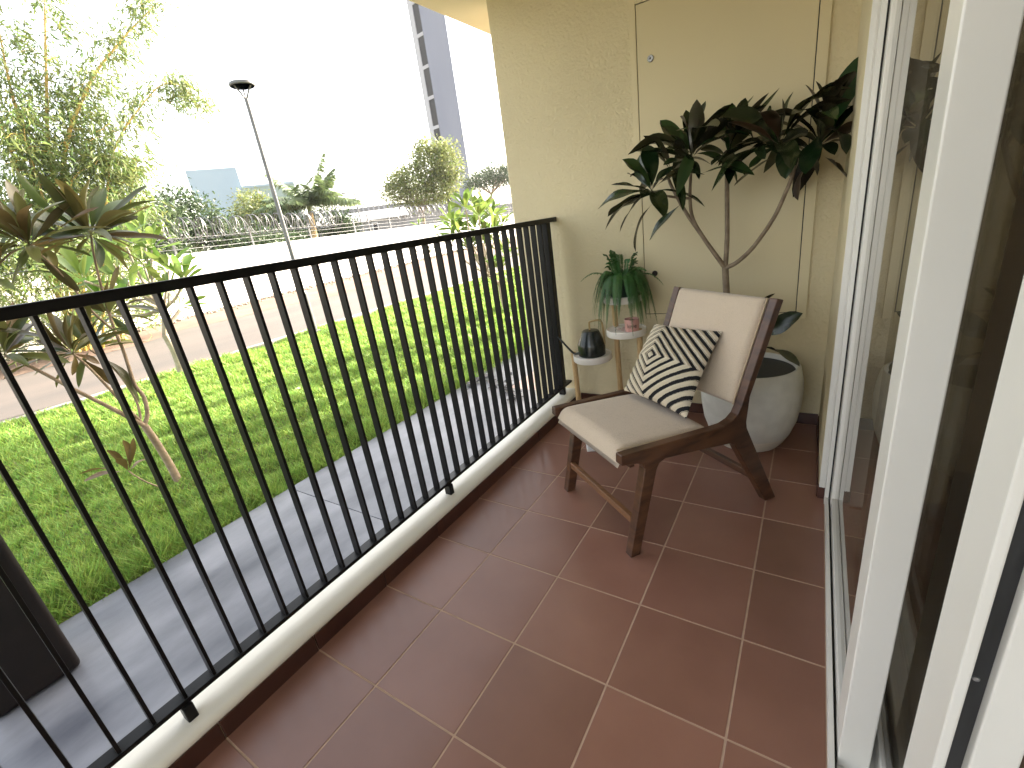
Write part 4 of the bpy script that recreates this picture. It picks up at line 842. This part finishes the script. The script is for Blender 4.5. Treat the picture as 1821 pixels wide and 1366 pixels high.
# low skirt of fine shoots hiding the foot
n2 = 8000; an = RNG.random(n2)*6.283; rr = RNG.random(n2)**.6*2.3; hz = RNG.random(n2)**1.0*(3.6-rr*.75)
c2 = np.stack([-12.5+rr*np.cos(an)*.7, 2.3+rr*np.sin(an)*.95, ZG+.2+hz], 1); d2 = RNG.normal(size=c2.shape)*.45; d2[:, 2] += .3; d2 += np.stack([np.cos(an), np.sin(an), 0*an], 1)*.5
nm2 = RNG.normal(size=c2.shape); v2, f2 = blades(c2, d2, nm2, .30*(.6+.8*RNG.random(n2)), .026*(.7+.6*RNG.random(n2)), sag=.25)
raw('foliage', np.concatenate([v1, v2]), np.concatenate([f1, f2+len(v1)]), m_bleaf, bbm)

# ------------------------------------------------------------------ trees beyond the wall
m_dkleaf = leaf_mat('dark tree leaf', (.050, .085, .032), (.06, .09, .04), (.10, .14, .06), rough=.5, trans=.25, rand=.5, island=True, hue=.03)
m_ylleaf = leaf_mat('pale tree leaf', (.150, .185, .050), (.15, .18, .06), (.24, .25, .08), rough=.5, trans=.4, rand=.45, island=True, hue=.03)
m_trunk = mat('tree bark', (.22, .16, .11), (.32, .25, .18), rough=.9, scale=6, bump=.5, bscale=20, bdist=.02)
def tree(label, base, fork_z, blobs, n, L, W, leafm, rt, nl=5, cat='tree', group=None, name='tree', seed=1, up=.3, droop=0.0):
    random.seed(seed); B = Vector(base); t = thing(name, base, label, cat, group)
    ctr = Vector(np.mean([q[:3] for q in blobs], axis=0)); fk = Vector((B.x+(ctr.x-B.x)*.35, B.y+(ctr.y-B.y)*.35, fork_z))
    b = MB(); b.tube(smoothpath([B-Vector((0, 0, .1)), B.lerp(fk, .5)+Vector((random.gauss(0, .05), random.gauss(0, .05), 0)), fk], 4), rt, rt*.7, 9); b.build('trunk', m_trunk, t, smooth=True)
    for k in range(nl):
        q = blobs[k % len(blobs)]; e = Vector(q[:3])+Vector((random.gauss(0, q[3]*.4), random.gauss(0, q[4]*.4), random.uniform(-.2, .4)*q[5]))
        b = MB(); b.tube(smoothpath([fk, fk.lerp(e, .5)+Vector((random.gauss(0, .1), random.gauss(0, .1), .1)), e], 5), rt*.5, rt*.1, 7); b.build('limb', m_trunk, t, smooth=True)
    v, f = crown_blobs(blobs, n, L, W, up=up, droop=droop); raw('crown', v, f, leafm, t); return t
tree('broad pale green tree behind the wall in front of the grey tower', (-21.8, 24.4, ZG-.1), 2.4,
     [(-21.9, 24.3, 4.5, 1.5, 1.5, 1.0), (-20.7, 25.4, 5.5, 1.4, 1.4, 1.2), (-20.0, 26.1, 5.3, 1.1, 1.1, 1.3), (-22.6, 23.6, 4.0, 1.1, 1.0, .75), (-20.4, 25.7, 4.0, 1.2, 1.2, .9), (-21.4, 24.8, 3.4, 1.6, 1.6, .55), (-20.9, 25.1, 6.2, .8, .8, .6)],
     13000, .20, .085, m_ylleaf, .14, nl=9, seed=2)
tree('dark spreading tree far beyond the wall beside the end wall edge', (-32.7, 48.9, ZG-.1), 4.3,
     [(-33.0, 48.7, 6.0, 1.8, 1.8, .9), (-31.5, 50.0, 6.4, 1.9, 1.9, 1.1), (-30.4, 50.6, 5.9, 1.4, 1.4, .9), (-33.9, 48.0, 5.7, .9, .9, .6), (-29.3, 51.5, 8.2, .8, .8, .5)], 7000, .26, .11, m_dkleaf, .22, nl=7, seed=3)
sh_lab = ['dark green tree behind the wall beside the bamboo', 'rounded grey green tree behind the coiled wire left of the pale blue building', 'yellow green bush behind the wire between the pale blue building and the palm',
          'low dark bush behind the wire to the left of the palm trunk', 'low dark bush behind the wire to the right of the palm trunk', 'low dark hedge bush behind the wire under the rounded grey green tree']
tree(sh_lab[0], (-17.5, 5.9, ZG-.1), 1.8, [(-17.5, 6.2, 3.0, .9, 1.0, .8), (-17.6, 5.4, 3.3, .8, .8, .8), (-17.3, 6.9, 2.6, .8, .8, .7), (-17.4, 6.3, 1.9, 1.0, 1.3, .8)], 7000, .17, .065, m_dkleaf, .12, seed=4)
tree(sh_lab[1], (-18.7, 8.6, ZG-.1), 1.8, [(-18.75, 8.4, 3.3, .7, .7, .7), (-18.6, 8.9, 2.9, .8, .8, .7), (-18.6, 9.4, 2.3, .8, .9, .6), (-18.9, 7.9, 2.6, .8, .8, .8), (-18.7, 8.6, 1.7, 1.0, 1.2, .8)], 7500, .15, .065, m_dkleaf, .12, seed=5)
tree(sh_lab[2], (-24.7, 14.5, ZG-.1), 2.0, [(-24.7, 14.5, 3.7, .9, .9, .8), (-24.3, 15.1, 3.2, .8, .9, .8), (-24.9, 14.1, 2.7, 1.0, 1.0, .8)], 6000, .17, .06, m_ylleaf, .12, seed=6)
tree(sh_lab[3], (-22.9, 15.2, ZG-.1), 1.4, [(-23.2, 15.0, 2.6, .9, 1.0, .8), (-22.8, 15.7, 2.3, .9, .9, .8), (-23.0, 15.3, 1.6, 1.0, 1.3, .7)], 5000, .18, .07, m_dkleaf, .10, seed=7)
tree(sh_lab[4], (-21.9, 18.0, ZG-.1), 1.4, [(-22.2, 17.4, 2.5, .9, 1.0, .9), (-21.9, 18.0, 2.0, .9, .9, .8), (-21.9, 17.9, 1.3, .9, 1.2, .7)], 5000, .18, .07, m_dkleaf, .10, seed=8)
tree(sh_lab[5], (-18.5, 11.2, ZG-.1), 1.0, [(-18.5, 10.4, 1.7, .8, .9, .6), (-18.7, 11.4, 1.6, .8, 1.0, .6), (-19.2, 12.6, 1.6, .8, 1.0, .6)], 5000, .16, .06, m_dkleaf, .08, seed=9)
# palm
m_palm = leaf_mat('palm leaflet', (.095, .150, .060), (.10, .15, .06), (.20, .22, .09), rough=.45, trans=.3, rand=.4, island=True, hue=.03)
pm = thing('palm_tree', (-20.68, 15.2, ZG-.1), 'feathery palm tree with a yellow brown trunk behind the wall', 'palm tree')
m_ptr = mat('palm trunk', (.40, .27, .12), (.52, .38, .20), rough=.8, scale=3, stretch=(1, 1, 6))
b = MB(); b.tube([(-20.68, 15.2, ZG-.2), (-20.70, 15.15, 1.6), (-20.66, 15.22, 2.9)], .17, .12, 12); b.build('trunk', m_ptr, pm, smooth=True)
b = MB(); b.tube([(-20.66, 15.22, 2.9), (-20.63, 15.26, 3.5)], .12, .07, 10); b.build('crown_shaft', mat('palm shaft', (.16, .20, .06), rough=.5), pm, smooth=True)
random.seed(31)
tops = [(R(40), 1.1, .5), (R(60), .9, .6), (R(100), .75, .8), (R(20), .8, .8), (R(230), .95, .7), (R(140), .6, .9), (R(320), .6, .9)]+[(k*2.4+.2, random.uniform(.15, .9), random.uniform(.8, 1.5)) for k in range(18)]
for a, el, dr in tops:
    d = Vector((math.cos(a), math.sin(a), 0)); Lf = random.uniform(2.4, 3.1); P = [Vector((-20.64, 15.25, 3.4))+d*(Lf*math.cos(el)*t)+Vector((0, 0, Lf*math.sin(el)*t-dr*t*t)) for t in np.linspace(0, 1, 22)]
    vs = []; fs = []
    for i in range(1, 22):
        tg = (P[i]-P[i-1]).normalized(); s_ = tg.cross(Vector((0, 0, 1))).normalized(); t = i/21; ll = .74*math.sin(math.pi*min(.97, .12+.83*t))**.7
        for sg in (-1, 1):
            for z in range(4):
                q = P[i-1].lerp(P[i], z*.25); dl = (s_*sg*.8+tg*.55+Vector((random.gauss(0, .12), random.gauss(0, .12), -.45+random.gauss(0, .15)))).normalized(); o = len(vs)
                vs += [q, q+dl*ll*.5+tg*.034, q+dl*ll+Vector((0, 0, -.12*ll)), q+dl*ll*.5-tg*.034]; fs.append((o, o+1, o+2, o+3))
        o = len(vs); vs += [P[i-1]-s_*.014, P[i-1]+s_*.014, P[i]+s_*.011, P[i]-s_*.011]; fs.append((o, o+1, o+2, o+3))
    raw('frond', [tuple(v_) for v_ in vs], fs, m_palm, pm)

# ------------------------------------------------------------------ far buildings
def obox(mb, p0, p1, depth, z0, z1):
    """box whose front face runs p0->p1 (plan), going back by depth"""
    a = Vector((p1[0]-p0[0], p1[1]-p0[1], 0)); nrm = Vector((-a.y, a.x, 0)).normalized()
    if nrm.dot(Vector((p0[0]-CAM.x, p0[1]-CAM.y, 0))) < 0: nrm = -nrm
    q0 = Vector((p0[0], p0[1], 0)); q1 = Vector((p1[0], p1[1], 0)); bk = nrm*depth
    mb.add([q+o+Vector((0, 0, z)) for z in (z0, z1) for o in (Vector((0, 0, 0)), bk) for q in (q0, q1)], [(0, 2, 3, 1), (4, 5, 7, 6), (0, 1, 5, 4), (2, 6, 7, 3), (0, 4, 6, 2), (1, 3, 7, 5)]); return nrm
m_tower = mat('tower concrete', (.108, .122, .168), (.124, .138, .186), rough=.85, scale=.25, stretch=(1, 1, .3))
m_towerl = mat('tower light strip', (.25, .25, .275), rough=.8)
m_dwin = mat('dark window', (.012, .013, .016), rough=.7, spec=.1)
m_blue = mat('haze blue wall', (.20, .265, .33), (.22, .285, .345), rough=.8, scale=.2)  # white building; its blue haze tint is put into the colour
m_greenish = mat('pale green paint', (.18, .23, .22), rough=.8)
tw = thing('tower', (-45.0, 59, ZG), 'tall grey tower shaft with a strip of tall windows on its narrow side', 'tower')
tm = Vector((-44.85, 57.1, 0)); tR = Vector((-43.06, 59.98, 0)); tl = Vector((-47.09, 57.46, 0))
b = MB(); f_ = tR-tm; s_ = tl-tm
b.add([tuple(q+Vector((0, 0, z))) for z in (ZG, 46) for q in (tm, tR, tR+s_, tl)], [(0, 1, 2, 3), (4, 7, 6, 5), (0, 4, 5, 1), (1, 5, 6, 2), (2, 6, 7, 3), (3, 7, 4, 0)]); b.build('wall', m_tower, tw)
nl = Vector((s_.y, -s_.x, 0)).normalized(); nl = nl if nl.dot(CAM-tm) > 0 else -nl
for k in range(12):
    z0 = .3+k*3.7
    b = MB(); p = tm+s_*.06+nl*.02; q = tm+s_*.56+nl*.02
    b.add([tuple(p+Vector((0, 0, z0))), tuple(q+Vector((0, 0, z0))), tuple(q+Vector((0, 0, z0+3.3))), tuple(p+Vector((0, 0, z0+3.3)))], [(0, 1, 2, 3)]); b.build('window', m_dwin, tw)
b = MB(); obox(b, (tm+s_*.58+nl*.10)[:2], (tl+nl*.10)[:2], .09, ZG, 46); b.build('side_strip', m_towerl, tw)
for k in range(12):
    b = MB(); obox(b, (tm+s_*.04+nl*.11)[:2], (tm+s_*.58+nl*.11)[:2], .08, .3+k*3.7+3.3, .3+(k+1)*3.7); b.build('floor_band', m_towerl, tw)
bb = thing('blue_building', (-60.5, 32, ZG), 'pale blue windowless building hazy behind the wire and trees', 'building')
b = MB(); obox(b, (-62.0, 29.6), (-59.4, 34.3), 9, ZG, 11.75); b.build('main_block', m_blue, bb)
b = MB(); obox(b, (-59.0, 33.9), (-55.5, 39.0), 8, ZG, 9.25); b.build('low_block', m_greenish, bb)
b = MB(); obox(b, (-58.95, 33.85), (-55.45, 38.95), .2, 9.25, 9.5); b.build('parapet', m_blue, bb)
m_shed = mat('grey sheeting', (.13, .13, .14), (.16, .16, .17), rough=.7, scale=1.2)
m_roofw = mat('white roof sheeting', (.40, .40, .42), (.45, .45, .47), rough=.6, scale=1)
sh = thing('shed', (-36.5, 32, ZG), 'low grey sheet metal shed with a white sloping roof beyond the wall', 'shed')
s0, s1 = Vector((-39.0, 29.0, 0)), Vector((-33.6, 35.3, 0))
b = MB(); nr = obox(b, s0[:2], s1[:2], 7, ZG, 3.05); b.build('wall', m_shed, sh)
b = MB(); dv_ = (s1-s0).normalized()
e0, e1 = s0-dv_*.3-nr*.3, s1+dv_*.3-nr*.3; r0_, r1_ = s0-dv_*.3+nr*3.5, s1+dv_*.3+nr*3.5; k0, k1 = s0-dv_*.3+nr*7.3, s1+dv_*.3+nr*7.3
zz = lambda q, z: tuple(q+Vector((0, 0, z)))
b.add([zz(e0, 3.05), zz(e1, 3.05), zz(r1_, 4.0), zz(r0_, 4.0), zz(k1, 3.05), zz(k0, 3.05), zz(e0, 2.95), zz(e1, 2.95)], [(0, 1, 2, 3), (3, 2, 4, 5), (6, 7, 1, 0), (0, 3, 5), (1, 4, 2)]); b.build('roof', m_roofw, sh)
for k in range(12):
    p = s0+(s1-s0)*(k+.5)/12-nr*.04; b = MB(); obox(b, (p-dv_*.06)[:2], (p+dv_*.06)[:2], .036, ZG, 3.0); b.build('sheet_rib', m_shed, sh)
p = s0+(s1-s0)*.62-nr*.06; b = MB(); obox(b, (p-dv_*.3)[:2], (p+dv_*.3)[:2], .05, 1.9, 2.75); wn = b.build('window', m_roofw, sh)
p = p-nr*.02; b = MB(); obox(b, (p-dv_*.2)[:2], (p+dv_*.2)[:2], .015, 2.0, 2.65); b.build('pane', m_dwin, wn)
gb = thing('long_building', (-52, 45, ZG), 'long pale grey building with upright ribs hazy behind the white roofed shed', 'building')
g0, g1 = Vector((-57, 38, 0)), Vector((-44, 54.5, 0)); b = MB(); nr2 = obox(b, g0[:2], g1[:2], 8, ZG, 5.4); b.build('wall', m_shed, gb)
dv2 = (g1-g0).normalized()
for k in range(30):
    p = g0+(g1-g0)*(k+.5)/30-nr2*.15; b = MB(); obox(b, (p-dv2*.11)[:2], (p+dv2*.11)[:2], .14, 3.6, 5.5); b.build('rib', m_towerl, gb)
fb = thing('far_fence', (-43, 66, ZG), 'far grey fence wall with upright pales under the dark spreading tree', 'fence')
h0, h1 = Vector((-45.5, 62.5, 0)), Vector((-38.0, 70, 0)); b = MB(); nr3 = obox(b, h0[:2], h1[:2], .4, ZG, 3.6); b.build('wall', m_shed, fb)
for k in range(24):
    p = h0+(h1-h0)*(k+.5)/24+nr3*.15; b = MB(); obox(b, (p+Vector((-.06, 0, 0)))[:2], (p+Vector((.06, .06, 0)))[:2], .08, 3.6, 4.6); b.build('pale', m_towerl, fb)
b = MB(); obox(b, (h0+nr3*.12)[:2], (h1+nr3*.12)[:2], .03, 4.45, 4.6); b.build('rail', m_towerl, fb)
l2 = thing('street_lamp', (-30.57, 26.86, ZG), 'small distant street lamp with a flat arm beside the grey shed', 'street lamp')
b = MB(); b.tube([(-30.57, 26.86, ZG-.1), (-30.57, 26.86, 5.0)], .075, .05, 8); b.build('pole', m_grey, l2, smooth=True)
b = MB(); b.tube([(-30.57, 26.86, 5.0), (-30.95, 26.4, 5.0)], .05, .04, 6); b.box(-31.25, -30.85, 26.15, 26.5, 4.94, 5.04); b.build('lamp_head', m_grey, l2)
ps = thing('wire_pole', (-29.6, 27.3, ZG), 'dark leaning braced pole next to the small distant street lamp', 'pole')
b = MB(); b.tube([(-30.0, 27.1, ZG-.1), (-30.0, 27.1, 3.2)], .07, .06, 8); b.build('pole', m_grey, ps, smooth=True)
b = MB(); b.tube([(-30.0, 27.1, 2.5), (-31.3, 25.9, 2.9)], .035, .03, 6); b.build('brace', m_grey, ps, smooth=True)

# ------------------------------------------------------------------ garden trees round the corner; their shade falls on the lawn
for k, (x, y, zc, lab) in enumerate([(-2.3, 9.2, 6.2, 'garden tree standing on the lawn beyond the end wall, nearest to the road'), (-1.1, 8.8, 5.8, 'garden tree standing on the lawn beyond the end wall, nearest to the building'),
                                (-.75, 6.9, 4.6, 'unseen garden tree added for shade behind the end wall at the lawn edge'), (.55, 7.4, 3.4, 'low unseen garden tree added for shade close behind the end wall by the pink path')]):  # last two trees are unseen, added to shade the walkway
    tree(lab, (x, y, ZG-.02), zc-1.4, [(x, y, zc, 1.1, 1.1, 1.0), (x+.6, y+.5, zc+.6, .9, .9, .9), (x-.6, y-.3, zc-.2, .8, .8, .7), (x+.1, y-.6, zc+1.1, .9, .9, .8)], 5000, .26, .12, m_dkleaf, .20, seed=40+k, group='garden trees beyond the end wall')

# ------------------------------------------------------------------ dark flakes scattered on the walkway, dry leaves on the lawn
m_flake = mat('dark flake', (.030, .031, .034), (.075, .075, .08), rough=.8, scale=14)
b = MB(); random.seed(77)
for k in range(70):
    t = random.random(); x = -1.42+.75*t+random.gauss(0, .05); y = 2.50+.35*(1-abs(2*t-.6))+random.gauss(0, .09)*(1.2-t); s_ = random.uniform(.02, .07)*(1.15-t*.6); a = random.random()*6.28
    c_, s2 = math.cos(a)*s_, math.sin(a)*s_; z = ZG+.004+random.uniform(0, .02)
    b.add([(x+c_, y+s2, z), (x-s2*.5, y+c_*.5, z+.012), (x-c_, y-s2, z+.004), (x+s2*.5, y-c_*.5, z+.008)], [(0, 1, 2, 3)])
tag(b.build('dark_flakes', m_flake), kind='stuff')
for k, (x, y, lab) in enumerate([(-2.05, 1.55, 'pale dry leaf lying on the lawn near the walkway'), (-3.3, 2.0, 'small pale dry leaf lying on the lawn farther from the walkway')]):
    t = thing('dry_leaf', (x, y, ZG+.03), lab, 'leaf'); leaf((x, y, ZG+.035), (x+.09, y+.04, ZG+.04), .04, mat('dry leaf', (.50, .42, .33), rough=.8), t, name='blade', up=Vector((0, 0, 1)))

# ------------------------------------------------------------------ hazy air
hm = bpy.data.materials.new('hazy air'); hm.use_nodes = True; hn = hm.node_tree; hn.nodes.remove(hn.nodes['Principled BSDF'])
pv = hn.nodes.new('ShaderNodeVolumePrincipled'); pv.inputs['Density'].default_value = 0.0003; pv.inputs['Color'].default_value = (.93, .95, 1.0, 1); pv.inputs['Anisotropy'].default_value = .2
hn.links.new(pv.outputs[0], hn.nodes['Material Output'].inputs['Volume'])
b = MB(); b.box(-425, 165, -305, 425, -1.4, 60)
hb = b.build('haze', hm); tag(hb, kind='stuff')
